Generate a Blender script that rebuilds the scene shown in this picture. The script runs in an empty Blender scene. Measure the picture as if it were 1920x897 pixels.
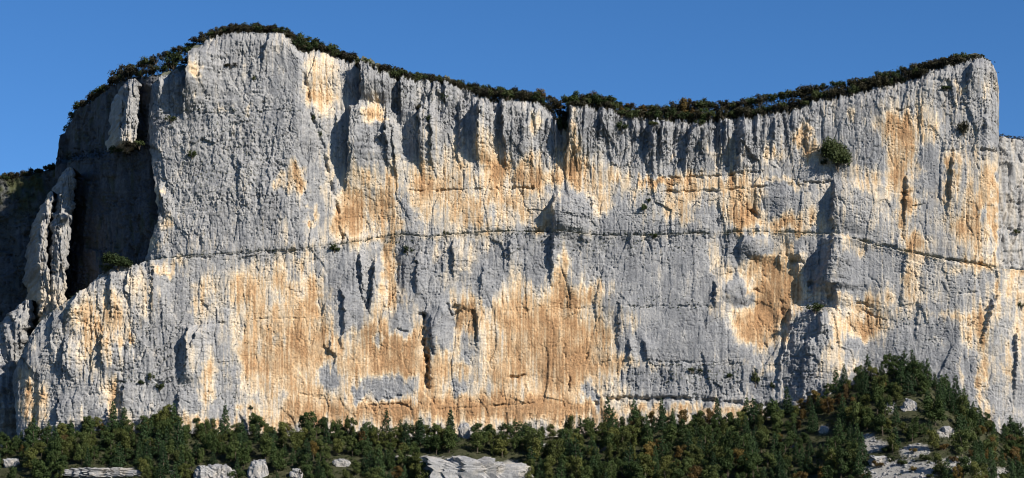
import bpy, math, random, time
T0 = time.time()
import numpy as np

R = math.radians
# ------------------------------------------------------------------ camera, sky, sun, exposure
SC = bpy.context.scene
COL = SC.collection
CAM_Y, CAM_Z = -1500.0, -120.0
PITCH = R(9.79)
FPX = 3750.0                      # focal length in photo pixels (photo is 1920 x 897)
CT, ST = math.cos(PITCH), math.sin(PITCH)

cam_d = bpy.data.cameras.new("camera")
cam_d.sensor_fit = 'HORIZONTAL'
cam_d.sensor_width = 36.0
cam_d.lens = 36.0 * FPX / 1920.0
cam_d.clip_start = 1.0
cam_d.clip_end = 12000.0
cam = bpy.data.objects.new("camera", cam_d)
COL.objects.link(cam)
cam.location = (0, CAM_Y, CAM_Z)
cam.rotation_euler = (R(90) + PITCH, 0, 0)
SC.camera = cam

SUN_AZ, SUN_EL = 49.0, 31.0       # degrees to the right of the viewing direction's reverse, and up
sdir = (math.sin(R(SUN_AZ)) * math.cos(R(SUN_EL)), -math.cos(R(SUN_AZ)) * math.cos(R(SUN_EL)), math.sin(R(SUN_EL)))
world = bpy.data.worlds.new("World")
SC.world = world
world.use_nodes = True
wn = world.node_tree.nodes; wl = world.node_tree.links
for n in list(wn): wn.remove(n)
sky = wn.new("ShaderNodeTexSky"); sky.sky_type = 'NISHITA'
sky.sun_disc = False
sky.sun_elevation = R(SUN_EL)
sky.sun_rotation = math.atan2(sdir[0], sdir[1])
sky.altitude = 3000.0
sky.air_density = 1.0
sky.dust_density = 0.0
sky.ozone_density = 4.0
hs = wn.new("ShaderNodeHueSaturation")
hs.inputs["Saturation"].default_value = 1.2
hs.inputs["Value"].default_value = 0.97
hs.inputs["Hue"].default_value = 0.503
bg = wn.new("ShaderNodeBackground"); bg.inputs["Strength"].default_value = 0.083
wo = wn.new("ShaderNodeOutputWorld")
wl.new(sky.outputs[0], hs.inputs["Color"]); wl.new(hs.outputs[0], bg.inputs[0]); wl.new(bg.outputs[0], wo.inputs[0])

sun_d = bpy.data.lights.new("sun", 'SUN')
sun_d.energy = 5.0
sun_d.angle = R(0.53)
sun_d.color = (1.0, 0.93, 0.82)
sun = bpy.data.objects.new("sun", sun_d)
COL.objects.link(sun)
from mathutils import Vector
sun.rotation_euler = Vector(sdir).to_track_quat('Z', 'Y').to_euler()
sun.location = (600, -900, 600)

SC.view_settings.view_transform = 'Standard'
SC.view_settings.look = 'None'
SC.view_settings.gamma = 1.0
SC.view_settings.use_curve_mapping = False
SC.view_settings.exposure = 0.66
SC.cycles.filter_width = 1.0
SC.cycles.max_bounces = 6
SC.cycles.transparent_max_bounces = 4

random.seed(7)
RNG = np.random.default_rng(11)

# ------------------------------------------------------------------ mapping from the wall's own survey grid
# wall coordinates: u to the right and v down, 1 unit = 0.4 m on the plane Y = 0
def P(u, v, Y):
    u = np.asarray(u, float); v = np.asarray(v, float); Y = np.asarray(Y, float)
    a = (u - 960.0) / FPX; b = (448.5 - v) / FPX
    t = (Y - CAM_Y) / (CT - b * ST)
    return np.stack(np.broadcast_arrays(a * t, Y, CAM_Z + (ST + b * CT) * t), -1)

def UV(p):
    p = np.asarray(p, float)
    dx, dy, dz = p[..., 0], p[..., 1] - CAM_Y, p[..., 2] - CAM_Z
    f = dy * CT + dz * ST
    return 960 + FPX * dx / f, 448.5 - FPX * (dz * CT - dy * ST) / f

def L(pts):
    a = np.array(pts, float)
    return lambda x: np.interp(x, a[:, 0], a[:, 1])

# ------------------------------------------------------------------ noise
def _h(ix, iy, s):
    n = (ix.astype(np.int64) * 374761393 + iy.astype(np.int64) * 668265263 + s * 1442695041) & 0xFFFFFFFF
    n = ((n ^ (n >> 13)) * 1274126177) & 0xFFFFFFFF
    n = ((n ^ (n >> 16)) * 2246822519) & 0xFFFFFFFF
    return ((n ^ (n >> 15)) & 0xFFFFFF) / float(0x1000000)

def noise(x, y, s=0):
    x, y = np.broadcast_arrays(np.asarray(x, float), np.asarray(y, float))
    xi = np.floor(x); yi = np.floor(y); fx = x - xi; fy = y - yi
    xi = xi.astype(np.int64); yi = yi.astype(np.int64)
    ux = fx * fx * fx * (fx * (fx * 6 - 15) + 10); uy = fy * fy * fy * (fy * (fy * 6 - 15) + 10)
    def g(i, j, dx, dy):
        a = _h(i, j, s) * 6.2831853
        return np.cos(a) * dx + np.sin(a) * dy
    a = g(xi, yi, fx, fy); b = g(xi + 1, yi, fx - 1, fy)
    c = g(xi, yi + 1, fx, fy - 1); d = g(xi + 1, yi + 1, fx - 1, fy - 1)
    return 1.5 * ((a + (b - a) * ux) * (1 - uy) + (c + (d - c) * ux) * uy)

def fbm(x, y, s=0, o=4, g=0.5):
    r = 0; a = 1; t = 0
    for k in range(o):
        r = r + a * noise(x * 2 ** k, y * 2 ** k, s + k * 17); t += a; a *= g
    return r / t

def cells(x, y, s=0, tilt=1.0):
    """faceted field: every cell of a jittered grid is a tilted plane; also the closeness to its border"""
    x, y = np.broadcast_arrays(np.asarray(x, float), np.asarray(y, float))
    xi = np.floor(x).astype(np.int64); yi = np.floor(y).astype(np.int64)
    f1 = np.full(x.shape, 9.0); f2 = np.full(x.shape, 9.0); val = np.zeros(x.shape)
    for i in (-1, 0, 1):
        for j in (-1, 0, 1):
            cx, cy = xi + i, yi + j
            dx = x - (cx + 0.1 + 0.8 * _h(cx, cy, s)); dy = y - (cy + 0.1 + 0.8 * _h(cx, cy, s + 5))
            d = dx * dx + dy * dy
            v = _h(cx, cy, s + 9) * 2 - 1 + tilt * (dx * (_h(cx, cy, s + 13) * 2 - 1) + dy * (_h(cx, cy, s + 21) * 2 - 1))
            m = d < f1
            f2 = np.where(m, f1, np.minimum(f2, d)); val = np.where(m, v, val); f1 = np.where(m, d, f1)
    return val, np.sqrt(f2) - np.sqrt(f1)

def sst(a, b, x):
    t = np.clip((x - a) / (b - a), 0, 1)
    return t * t * (3 - 2 * t)

# ------------------------------------------------------------------ scene helpers
def mesh_from(name, verts, quads, mat=None, attrs=None, smooth=False):
    me = bpy.data.meshes.new(name)
    verts = np.ascontiguousarray(verts, np.float32).reshape(-1, 3)
    quads = np.ascontiguousarray(quads, np.int32)
    k = quads.shape[1]; n = len(quads)
    me.vertices.add(len(verts)); me.vertices.foreach_set("co", verts.ravel())
    me.loops.add(n * k); me.loops.foreach_set("vertex_index", quads.ravel())
    me.polygons.add(n); me.polygons.foreach_set("loop_start", np.arange(0, n * k, k, dtype=np.int32))
    if smooth: me.polygons.foreach_set("use_smooth", np.ones(n, bool))
    for an, av in (attrs or {}).items():
        a = me.attributes.new(an, 'FLOAT', 'POINT')
        a.data.foreach_set("value", np.ascontiguousarray(av, np.float32).ravel())
    me.update(calc_edges=True)
    if mat: me.materials.append(mat)
    return me

def grid_quads(r, c, flip=False):
    i = np.arange(r * c).reshape(r, c)
    q = np.stack([i[:-1, :-1], i[:-1, 1:], i[1:, 1:], i[1:, :-1]], -1).reshape(-1, 4)
    return q[:, ::-1] if flip else q

def link(name, me, parent=None):
    o = bpy.data.objects.new(name, me)
    COL.objects.link(o)
    if parent: o.parent = parent
    return o

def tag(o, label=None, cat=None, group=None, kind=None):
    if label: o["label"] = label
    if cat: o["category"] = cat
    if group: o["group"] = group
    if kind: o["kind"] = kind
    return o

# ------------------------------------------------------------------ materials
def new_mat(name):
    m = bpy.data.materials.new(name); m.use_nodes = True
    t = m.node_tree
    for n in list(t.nodes): t.nodes.remove(n)
    out = t.nodes.new("ShaderNodeOutputMaterial")
    b = t.nodes.new("ShaderNodeBsdfPrincipled")
    b.inputs["Roughness"].default_value = 0.95
    b.inputs["Specular IOR Level"].default_value = 0.15
    t.links.new(b.outputs[0], out.inputs[0])
    return m, t, b

def nd(t, kind, **kw):
    n = t.nodes.new(kind)
    for k, v in kw.items():
        if k in n.inputs: n.inputs[k].default_value = v
        else: setattr(n, k, v)
    return n

def ramp(t, src, stops):
    r = t.nodes.new("ShaderNodeValToRGB")
    e = r.color_ramp.elements
    while len(e) < len(stops): e.new(0.5)
    for k, (p, c) in enumerate(stops):
        e[k].position = p; e[k].color = (*c, 1)
    t.links.new(src, r.inputs[0])
    return r.outputs[0]

def mixc(t, mode, fac, a, b):
    m = t.nodes.new("ShaderNodeMix"); m.data_type = 'RGBA'; m.blend_type = mode
    for sock, val in ((m.inputs["Factor"], fac), (m.inputs[6], a), (m.inputs[7], b)):
        if hasattr(val, "links"): t.links.new(val, sock)
        else: sock.default_value = val if not isinstance(val, tuple) else (*val, 1)
    return m.outputs[2]

def scaled_coord(t, sx, sy, sz):
    g = t.nodes.new("ShaderNodeTexCoord"); mp = t.nodes.new("ShaderNodeMapping")
    mp.inputs["Scale"].default_value = (sx, sy, sz)
    t.links.new(g.outputs["Object"], mp.inputs[0])
    return mp.outputs[0]

WARM_STOPS = [(0.0, (0.19, 0.194, 0.204)), (0.22, (0.248, 0.246, 0.246)), (0.36, (0.34, 0.31, 0.268)),
              (0.50, (0.475, 0.398, 0.302)), (0.66, (0.445, 0.33, 0.21)), (0.84, (0.38, 0.25, 0.14)), (1.0, (0.28, 0.165, 0.085))]

def rock_material(name, attr=True, const=0.2):
    m, t, b = new_mat(name)
    # fine vertical seepage streaks and grain
    ns = nd(t, "ShaderNodeTexNoise", Scale=1.0, Detail=5.0, Roughness=0.6)
    t.links.new(scaled_coord(t, 0.9, 0.9, 0.055), ns.inputs["Vector"])
    ng = nd(t, "ShaderNodeTexNoise", Scale=1.0, Detail=6.0, Roughness=0.65)
    t.links.new(scaled_coord(t, 0.55, 0.55, 0.55), ng.inputs["Vector"])
    sm = nd(t, "ShaderNodeMath", operation='MULTIPLY_ADD')
    t.links.new(ns.outputs["Fac"], sm.inputs[0]); sm.inputs[1].default_value = 0.18
    add = nd(t, "ShaderNodeMath", operation='ADD')
    if attr:
        a = nd(t, "ShaderNodeAttribute", attribute_name="warm")
        t.links.new(a.outputs["Fac"], add.inputs[0])
    else:
        nb = nd(t, "ShaderNodeTexNoise", Scale=0.08, Detail=3.0)
        t.links.new(scaled_coord(t, 1, 1, 1), nb.inputs["Vector"])
        mm = nd(t, "ShaderNodeMath", operation='MULTIPLY_ADD'); mm.inputs[1].default_value = 0.5; mm.inputs[2].default_value = const - 0.25
        t.links.new(nb.outputs["Fac"], mm.inputs[0]); t.links.new(mm.outputs[0], add.inputs[0])
    sm.inputs[2].default_value = -0.09
    t.links.new(sm.outputs[0], add.inputs[1])
    col = ramp(t, add.outputs[0], WARM_STOPS)
    # grain: lichen and scars, brighter and darker
    gr = ramp(t, ng.outputs["Fac"], [(0.25, (0.62, 0.62, 0.64)), (0.5, (1, 1, 1)), (0.75, (1.28, 1.26, 1.22))])
    col = mixc(t, 'MULTIPLY', 1.0, col, gr)
    nk = nd(t, "ShaderNodeTexNoise", Scale=1.0, Detail=3.0, Roughness=0.6)
    t.links.new(scaled_coord(t, 1.5, 1.5, 1.1), nk.inputs["Vector"])
    sp_ = ramp(t, nk.outputs["Fac"], [(0.30, (0.45, 0.45, 0.47)), (0.42, (1, 1, 1)), (0.68, (1.12, 1.11, 1.1))])
    col = mixc(t, 'MULTIPLY', 1.0, col, sp_)
    if attr:
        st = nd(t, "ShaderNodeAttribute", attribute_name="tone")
        tr = ramp(t, st.outputs["Fac"], [(0.0, (0.36, 0.37, 0.40)), (0.5, (1, 1, 1)), (1.0, (1.4, 1.38, 1.35))])  # dark bluish end mainly carries the painted shade of left recess and flank
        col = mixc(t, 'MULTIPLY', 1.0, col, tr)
        mo = nd(t, "ShaderNodeAttribute", attribute_name="moss")
        col = mixc(t, 'MIX', mo.outputs["Fac"], col, (0.055, 0.06, 0.03))
    t.links.new(col, b.inputs["Base Color"])
    bp = nd(t, "ShaderNodeBump", Strength=0.55, Distance=0.7)
    nb2 = nd(t, "ShaderNodeTexNoise", Scale=1.0, Detail=6.0, Roughness=0.7)
    t.links.new(scaled_coord(t, 0.8, 0.8, 0.45), nb2.inputs["Vector"])
    t.links.new(nb2.outputs["Fac"], bp.inputs["Height"])
    t.links.new(bp.outputs[0], b.inputs["Normal"])
    return m

ROCK = rock_material("limestone_face")
ROCK_PALE = rock_material("limestone_boulder", False, 0.22)

def ground_material():
    m, t, b = new_mat("woodland_floor_and_scree")
    n1 = nd(t, "ShaderNodeTexNoise", Scale=0.25, Detail=6.0, Roughness=0.65)
    t.links.new(scaled_coord(t, 1, 1, 1), n1.inputs["Vector"])
    soil = ramp(t, n1.outputs["Fac"], [(0.3, (0.024, 0.027, 0.013)), (0.55, (0.042, 0.044, 0.022)), (0.75, (0.085, 0.078, 0.048))])
    n2 = nd(t, "ShaderNodeTexNoise", Scale=1.1, Detail=6.0, Roughness=0.75)
    t.links.new(scaled_coord(t, 1, 1, 1), n2.inputs["Vector"])
    scree = ramp(t, n2.outputs["Fac"], [(0.25, (0.14, 0.135, 0.125)), (0.5, (0.27, 0.26, 0.24)), (0.75, (0.40, 0.385, 0.36))])
    a = nd(t, "ShaderNodeAttribute", attribute_name="scree")
    t.links.new(mixc(t, 'MIX', a.outputs["Fac"], soil, scree), b.inputs["Base Color"])
    bp = nd(t, "ShaderNodeBump", Strength=0.9, Distance=0.8)
    t.links.new(n2.outputs["Fac"], bp.inputs["Height"]); t.links.new(bp.outputs[0], b.inputs["Normal"])
    return m
GROUND = ground_material()

def leaf_material(name, c0, c1, c2):
    m, t, b = new_mat(name)
    oi = nd(t, "ShaderNodeObjectInfo")
    n1 = nd(t, "ShaderNodeTexNoise", Scale=0.35, Detail=3.0)
    g = nd(t, "ShaderNodeNewGeometry")
    t.links.new(g.outputs["Position"], n1.inputs["Vector"])
    mm = nd(t, "ShaderNodeMath", operation='MULTIPLY_ADD'); mm.inputs[1].default_value = 0.55
    t.links.new(n1.outputs["Fac"], mm.inputs[0])
    m2 = nd(t, "ShaderNodeMath", operation='MULTIPLY_ADD'); m2.inputs[1].default_value = 0.7; m2.inputs[2].default_value = -0.12
    t.links.new(oi.outputs["Random"], m2.inputs[0]); t.links.new(m2.outputs[0], mm.inputs[2])
    col = ramp(t, mm.outputs[0], [(0.1, c0), (0.5, c1), (0.9, c2)])
    t.links.new(col, b.inputs["Base Color"])
    b.inputs["Roughness"].default_value = 0.7
    tr = nd(t, "ShaderNodeBsdfTranslucent"); t.links.new(col, tr.inputs[0])
    mx = nd(t, "ShaderNodeMixShader"); mx.inputs[0].default_value = 0.2
    out = [n for n in t.nodes if n.type == 'OUTPUT_MATERIAL'][0]
    t.links.new(b.outputs[0], mx.inputs[1]); t.links.new(tr.outputs[0], mx.inputs[2]); t.links.new(mx.outputs[0], out.inputs[0])
    return m

LEAF = {
    'oak':    leaf_material("oak_foliage", (0.021, 0.037, 0.011), (0.037, 0.058, 0.016), (0.068, 0.086, 0.025)),
    'pine':   leaf_material("pine_needles", (0.014, 0.029, 0.012), (0.024, 0.046, 0.017), (0.040, 0.068, 0.023)),
    'autumn': leaf_material("autumn_foliage", (0.055, 0.036, 0.015), (0.092, 0.060, 0.018), (0.12, 0.085, 0.022)),
    'yellowing': leaf_material("yellowing_foliage", (0.038, 0.048, 0.013), (0.062, 0.074, 0.019), (0.10, 0.105, 0.028)),
    'scrub':  leaf_material("dry_scrub_foliage", (0.022, 0.019, 0.014), (0.031, 0.030, 0.018), (0.052, 0.046, 0.025)),
    'green':  leaf_material("bush_foliage", (0.017, 0.028, 0.010), (0.030, 0.044, 0.014), (0.055, 0.064, 0.023)),
}
def bark_material():
    m, t, b = new_mat("bark")
    n = nd(t, "ShaderNodeTexNoise", Scale=1.0, Detail=5.0)
    t.links.new(scaled_coord(t, 6, 6, 1.2), n.inputs["Vector"])
    t.links.new(ramp(t, n.outputs["Fac"], [(0.3, (0.045, 0.035, 0.027)), (0.7, (0.13, 0.105, 0.08))]), b.inputs["Base Color"])
    return m
BARK = bark_material()

# ------------------------------------------------------------------ survey lines
LEDGE = L([(268, 491), (330, 482), (400, 477), (480, 472), (560, 466), (620, 460), (650, 457), (700, 447), (745, 440), (800, 445),
           (850, 440), (900, 437), (960, 435), (1050, 437), (1130, 442), (1200, 442), (1270, 440), (1350, 438), (1420, 435), (1480, 437),
           (1560, 440), (1600, 450), (1660, 465), (1700, 472), (1760, 485), (1820, 493), (1875, 503), (1950, 510), (2030, 515)])
LOWTOP = L([(20, 712), (30, 690), (45, 655), (60, 622), (80, 598), (100, 582), (130, 560), (160, 540), (185, 515), (210, 505), (230, 500),
            (250, 497), (272, 491), (2030, 491)])
TOP = L([(268, 215), (274, 190), (280, 158), (300, 144), (330, 136), (350, 130), (358, 112), (366, 99), (385, 75), (420, 63), (480, 60), (530, 62), (545, 75),
         (560, 94), (570, 98), (590, 93), (620, 101), (640, 112), (660, 116), (690, 128), (715, 140), (735, 146), (760, 148), (800, 150),
         (840, 153), (870, 166), (900, 179), (930, 191), (950, 191), (965, 188), (1000, 192), (1030, 203), (1040, 212), (1046, 240), (1060, 244), (1066, 208),
         (1075, 202), (1110, 201), (1118, 212), (1126, 204), (1148, 205), (1156, 211), (1190, 220), (1230, 226), (1300, 226), (1350, 223), (1400, 220),
         (1440, 212), (1480, 208), (1510, 195), (1550, 185), (1600, 175), (1650, 163), (1690, 155), (1730, 141), (1740, 133), (1780, 125),
         (1815, 113), (1842, 107), (1856, 112), (1864, 124), (1869, 140), (1873, 170)])
VEG = L([(-100, 336), (0, 327), (60, 319), (100, 305), (115, 285), (125, 225), (150, 192), (200, 152), (215, 133), (260, 114), (320, 88), (385, 56), (430, 47), (480, 44), (520, 49), (545, 62),
         (580, 73), (640, 92), (690, 116), (735, 124), (760, 131), (800, 139), (840, 147), (870, 156), (920, 160), (970, 167), (1010, 172),
         (1040, 181), (1100, 180), (1150, 184), (1190, 197), (1230, 197), (1270, 195), (1290, 184), (1340, 186), (1400, 184), (1450, 176),
         (1500, 163), (1560, 153), (1620, 143), (1680, 131), (1740, 112), (1790, 104), (1845, 104), (1873, 160)])
TREETOP = L([(-400, 830), (30, 812), (100, 797), (200, 780), (260, 788), (320, 772), (400, 795), (480, 788), (560, 783), (640, 786), (750, 800),
             (850, 787), (950, 797), (1050, 792), (1150, 777), (1250, 772), (1350, 767), (1450, 756), (1520, 730), (1580, 708), (1640, 690),
             (1690, 676), (1740, 700), (1800, 752), (1880, 802), (1920, 826), (2300, 900)])

# ------------------------------------------------------------------ relief of the wall
def saw(D, U, V, line, w, d, e=1.5, fade=14.0, s=0):
    """a pillar: it steps forward by d along a line x(v) and dies out w units to the right"""
    a = np.array(line, float)
    v0, v1 = a[0, 1], a[-1, 1]
    m = (U > a[:, 0].min() - 10) & (U < a[:, 0].max() + w + 10) & (V > v0 - fade) & (V < v1 + fade + 16)
    if not m.any(): return D
    u = U[m]; v = V[m]
    x0 = np.interp(v, a[:, 1], a[:, 0]) + 4.0 * noise(v / 19.0, v * 0 + s, 31 + s) + 2.0 * noise(v / 6.0, v * 0 + s, 37 + s) + 1.6 * cells(u / 8, v / 7.0, 39 + s, 0.3)[0]
    t = (u - x0)
    f = sst(-e, e, t) * (1 - sst(0.0, 1.0, t / w)) * sst(v0 - fade, v0 + fade, v) * (1 - sst(v1 - max(fade, 0.55 * (v1 - v0)), v1 + fade + 16, v))
    D[m] += (1.8 if v1 < 450 else 1.35) * d * f
    return D

def crack(D, U, V, pts, w, d, wob=3.0):
    a = np.array(pts, float)
    m = (U > a[:, 0].min() - 4 * w - 8) & (U < a[:, 0].max() + 4 * w + 8) & (V > a[:, 1].min() - 4 * w - 8) & (V < a[:, 1].max() + 4 * w + 8)
    if not m.any(): return D
    u = U[m]; v = V[m]
    uu = u + wob * noise(u / 13, v / 13, 71) + 0.5 * wob * noise(u / 4, v / 4, 73)
    vv = v + wob * noise(u / 13, v / 13, 79) + 0.5 * wob * noise(u / 4, v / 4, 83)
    best = np.full(u.shape, 1e9)
    for (x0, y0), (x1, y1) in zip(a[:-1], a[1:]):
        dx, dy = x1 - x0, y1 - y0
        t = np.clip(((uu - x0) * dx + (vv - y0) * dy) / (dx * dx + dy * dy + 1e-9), 0, 1)
        best = np.minimum(best, np.hypot(uu - x0 - t * dx, vv - y0 - t * dy))
    D[m] -= d * np.exp(-(best / w) ** 2) * np.clip(0.62 + 1.0 * noise(u / 24, v / 24, 91) + 0.5 * noise(u / 7, v / 7, 92), 0.05, 1.5)
    return D

def bump(D, U, V, cx, cy, rx, ry, d, p=2.0):
    m = (np.abs(U - cx) < 1.6 * rx + 6) & (np.abs(V - cy) < 1.6 * ry + 6)
    if not m.any(): return D
    u = U[m]; v = V[m]
    uu = u + 5 * noise(u / 18, v / 18, 101); vv = v + 5 * noise(u / 18, v / 18, 103)
    D[m] += d * np.exp(-(((uu - cx) / rx) ** 2 + ((vv - cy) / ry) ** 2) ** p)
    return D

SAWS = [
    # upper wall
    ([(362, 96), (352, 160), (345, 206)], 70, 11), ([(328, 120), (326, 208)], 26, 5), ([(300, 130), (296, 200)], 26, 2.5),
    ([(676, 112), (676, 190), (668, 204)], 70, 8), ([(658, 205), (655, 290), (648, 345)], 105, 10), ([(722, 228), (727, 300)], 24, 4),
    ([(748, 148), (752, 215)], 40, 4), ([(735, 235), (742, 330)], 30, 2.6), ([(786, 200), (787, 262), (790, 312)], 44, 6), ([(807, 228), (809, 300)], 30, 3.5),
    ([(832, 150), (834, 205)], 22, 2.5), ([(862, 190), (860, 300)], 22, 2.4), ([(896, 196), (894, 300)], 45, 7), ([(941, 188), (941, 235), (948, 300)], 90, 6), ([(1000, 196), (1004, 240)], 30, 2),
    ([(1068, 196), (1066, 250), (1060, 300)], 80, 10), ([(1127, 204), (1124, 250)], 40, 4), ([(1222, 228), (1218, 262), (1212, 302)], 26, 5), ([(1239, 224), (1236, 306)], 24, 3.4),
    ([(1250, 235), (1248, 290)], 18, 2), ([(1299, 232), (1290, 270), (1283, 308)], 40, 5), ([(1315, 248), (1314, 290)], 34, 2.8), ([(1357, 224), (1358, 262)], 26, 3.5),
    ([(1388, 238), (1386, 290), (1376, 322)], 44, 6), ([(1450, 225), (1448, 270)], 30, 2), ([(1036, 372), (1037, 446)], 80, 6.5),
    ([(1562, 345), (1557, 400), (1560, 446)], 130, 5.5), ([(1824, 116), (1812, 160)], 40, 4), ([(1846, 226), (1846, 242)], 20, 2.4),
    ([(1700, 330), (1695, 430)], 60, 1.6), ([(1785, 300), (1776, 400)], 60, 2.2), ([(505, 66), (492, 112)], 26, 2.4), ([(297, 355), (310, 395)], 26, 4),
    ([(449, 300), (446, 380)], 60, 1.4), ([(488, 340), (488, 400)], 50, 1.2), ([(630, 215), (640, 300)], 20, 1.5),
    # lower wall
    ([(350, 618), (352, 660), (346, 706)], 60, 5), ([(333, 735), (334, 790)], 60, 3.5), ([(377, 610), (362, 640)], 40, 3.5), ([(191, 632), (193, 684)], 45, 5), ([(110, 748), (108, 805)], 60, 4.5),
    ([(120, 640), (116, 710)], 50, 5), ([(148, 545), (135, 575), (122, 610)], 36, 6), ([(100, 590), (95, 640)], 30, 4), ([(232, 720), (228, 770)], 50, 3), ([(240, 500), (236, 560)], 40, 2.5),
    ([(205, 508), (210, 580)], 36, 3.5), ([(288, 500), (282, 600)], 40, 2.4), ([(674, 478), (680, 545)], 20, 3), ([(702, 492), (694, 575)], 34, 5), ([(781, 476), (780, 548)], 30, 3),
    ([(848, 452), (850, 505)], 50, 4), ([(907, 500), (900, 545)], 30, 1.8), ([(955, 448), (954, 500)], 40, 2), ([(1034, 446), (1033, 515)], 46, 5), ([(640, 545), (647, 590), (640, 652)], 40, 3),
    ([(616, 640), (626, 676)], 20, 2.2), ([(806, 598), (807, 662)], 40, 2.5), ([(1390, 444), (1386, 476)], 60, 4), ([(1340, 532), (1338, 560)], 50, 3.5),
    ([(1484, 580), (1476, 630), (1462, 675), (1456, 750)], 90, 3.5), ([(1508, 640), (1510, 680)], 24, 3), ([(1535, 590), (1528, 640)], 30, 3.5), ([(1556, 446), (1548, 490), (1526, 535)], 60, 6), ([(1560, 540), (1566, 566)], 60, 5),
    ([(1497, 476), (1496, 496)], 22, 3), ([(1462, 474), (1462, 492)], 24, 2.6), ([(1160, 560), (1158, 680)], 40, 1.4), ([(1206, 640), (1214, 680)], 30, 2.5), ([(1178, 640), (1180, 680)], 22, 2.5),
    ([(1862, 560), (1840, 640)], 50, 3), ([(1905, 620), (1900, 760)], 50, 2.5), ([(1722, 560), (1716, 640)], 60, 1.3), ([(893, 590), (894, 645)], 26, 2.6),
]
CRACKS = [
    ([(563, 95), (572, 150), (582, 215), (603, 262), (615, 330), (632, 400), (640, 455)], 4, 3.5), ([(497, 66), (490, 112)], 2.5, 2.5), ([(520, 70), (512, 100)], 2, 1.6),
    ([(548, 202), (540, 250), (520, 262)], 2, 2.0), ([(310, 212), (420, 215), (560, 203)], 1.8, 1.4), ([(665, 306), (745, 302)], 1.6, 1.4), ([(770, 358), (920, 354), (1000, 352)], 2.0, 2.6),
    ([(1235, 360), (1340, 358), (1430, 350), (1560, 340)], 2.4, 3.2), ([(1235, 333), (1330, 332), (1430, 322)], 2, 2.2), ([(1250, 346), (1300, 346)], 1.4, 1.2), ([(1420, 352), (1435, 396)], 2.0, 1.4),
    ([(960, 335), (962, 350)], 4, 4), ([(1105, 372), (1108, 390)], 3, 2.5), ([(1410, 395), (1420, 405)], 3, 3), ([(1345, 412), (1348, 422)], 2, 2.5), ([(1690, 360), (1720, 361)], 1.8, 2.2), ([(1660, 205), (1690, 206)], 1.8, 2),
    ([(1840, 283), (1868, 284)], 2.4, 3), ([(1765, 283), (1795, 282)], 1.8, 2), ([(1515, 228), (1523, 228)], 2.5, 2.5), ([(1690, 206), (1712, 201)], 1.8, 2), ([(1845, 175), (1855, 175)], 2.5, 2.5), ([(1845, 225), (1846, 240)], 2.5, 3),
    ([(797, 592), (796, 640), (800, 690), (800, 728)], 4.6, 8), ([(785, 590), (800, 590)], 3, 3), ([(806, 598), (806, 640), (812, 664)], 2.2, 2.6), ([(838, 572), (846, 590), (870, 578), (888, 586), (893, 640)], 2.6, 3),
    ([(670, 480), (674, 540), (688, 578)], 3.0, 4), ([(700, 505), (690, 580)], 2.4, 3), ([(745, 618), (765, 622)], 2, 2.5), ([(605, 650), (622, 660), (630, 672)], 2, 2),
    ([(958, 706), (985, 705)], 2.2, 3), ([(1120, 748), (1119, 756)], 5, 5), ([(1140, 748), (1170, 747), (1270, 747), (1350, 752), (1450, 762), (1480, 764)], 3.4, 6.5),
    ([(1108, 632), (1100, 672)], 2, 1.8), ([(1060, 645), (1056, 662), (1064, 672)], 1.8, 1.6), ([(1067, 700), (1067, 730)], 2, 1.8), ([(1000, 575), (1130, 577)], 1.4, 1.0),
    ([(480, 598), (580, 597)], 1.4, 1.2), ([(690, 760), (760, 758), (770, 768)], 1.8, 2), ([(720, 746), (735, 747)], 2, 2.4), ([(740, 742), (752, 742)], 2, 2.0), ([(820, 768), (1000, 755)], 1.5, 1.2), ([(1160, 575), (1340, 575)], 1.6, 1.3), ([(1230, 678), (1390, 682)], 2, 1.4),
    ([(215, 716), (330, 718)], 2.2, 1.6), ([(400, 478), (560, 470)], 2, 2), ([(300, 485), (400, 482)], 2, 2), ([(1520, 530), (1548, 540)], 4, 5), ([(1552, 545), (1558, 560)], 6, 6), ([(1488, 488), (1505, 492)], 3.2, 4.5), ([(1415, 542), (1424, 543)], 2, 2.4),
    ([(1398, 482), (1412, 486)], 2.4, 2.6), ([(1338, 532), (1340, 556)], 2.4, 3), ([(1605, 566), (1632, 574)], 2.2, 2.6), ([(1616, 580), (1660, 600)], 2, 1.6), ([(1468, 565), (1472, 610)], 4, 2.6),
    ([(1600, 448), (1690, 468), (1760, 484), (1875, 503)], 2.4, 2.6), ([(1815, 612), (1850, 578), (1868, 555)], 2.4, 2.6), ([(1800, 550), (1830, 548)], 2, 2), ([(1908, 618), (1990, 622)], 2.4, 2.6), ([(1572, 485), (1590, 505)], 2, 2),
    ([(1495, 590), (1480, 640), (1470, 668)], 2.2, 2.2), ([(1496, 640), (1540, 630)], 2, 2.2), ([(1475, 672), (1520, 672), (1528, 690)], 2.2, 2.6), ([(1480, 680), (1500, 692)], 2, 2),
    ([(210, 695), (260, 690)], 2, 1.4), ([(560, 738), (620, 750), (690, 750)], 1.6, 1.3), ([(345, 610), (420, 606)], 2, 1.4),
]
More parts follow.
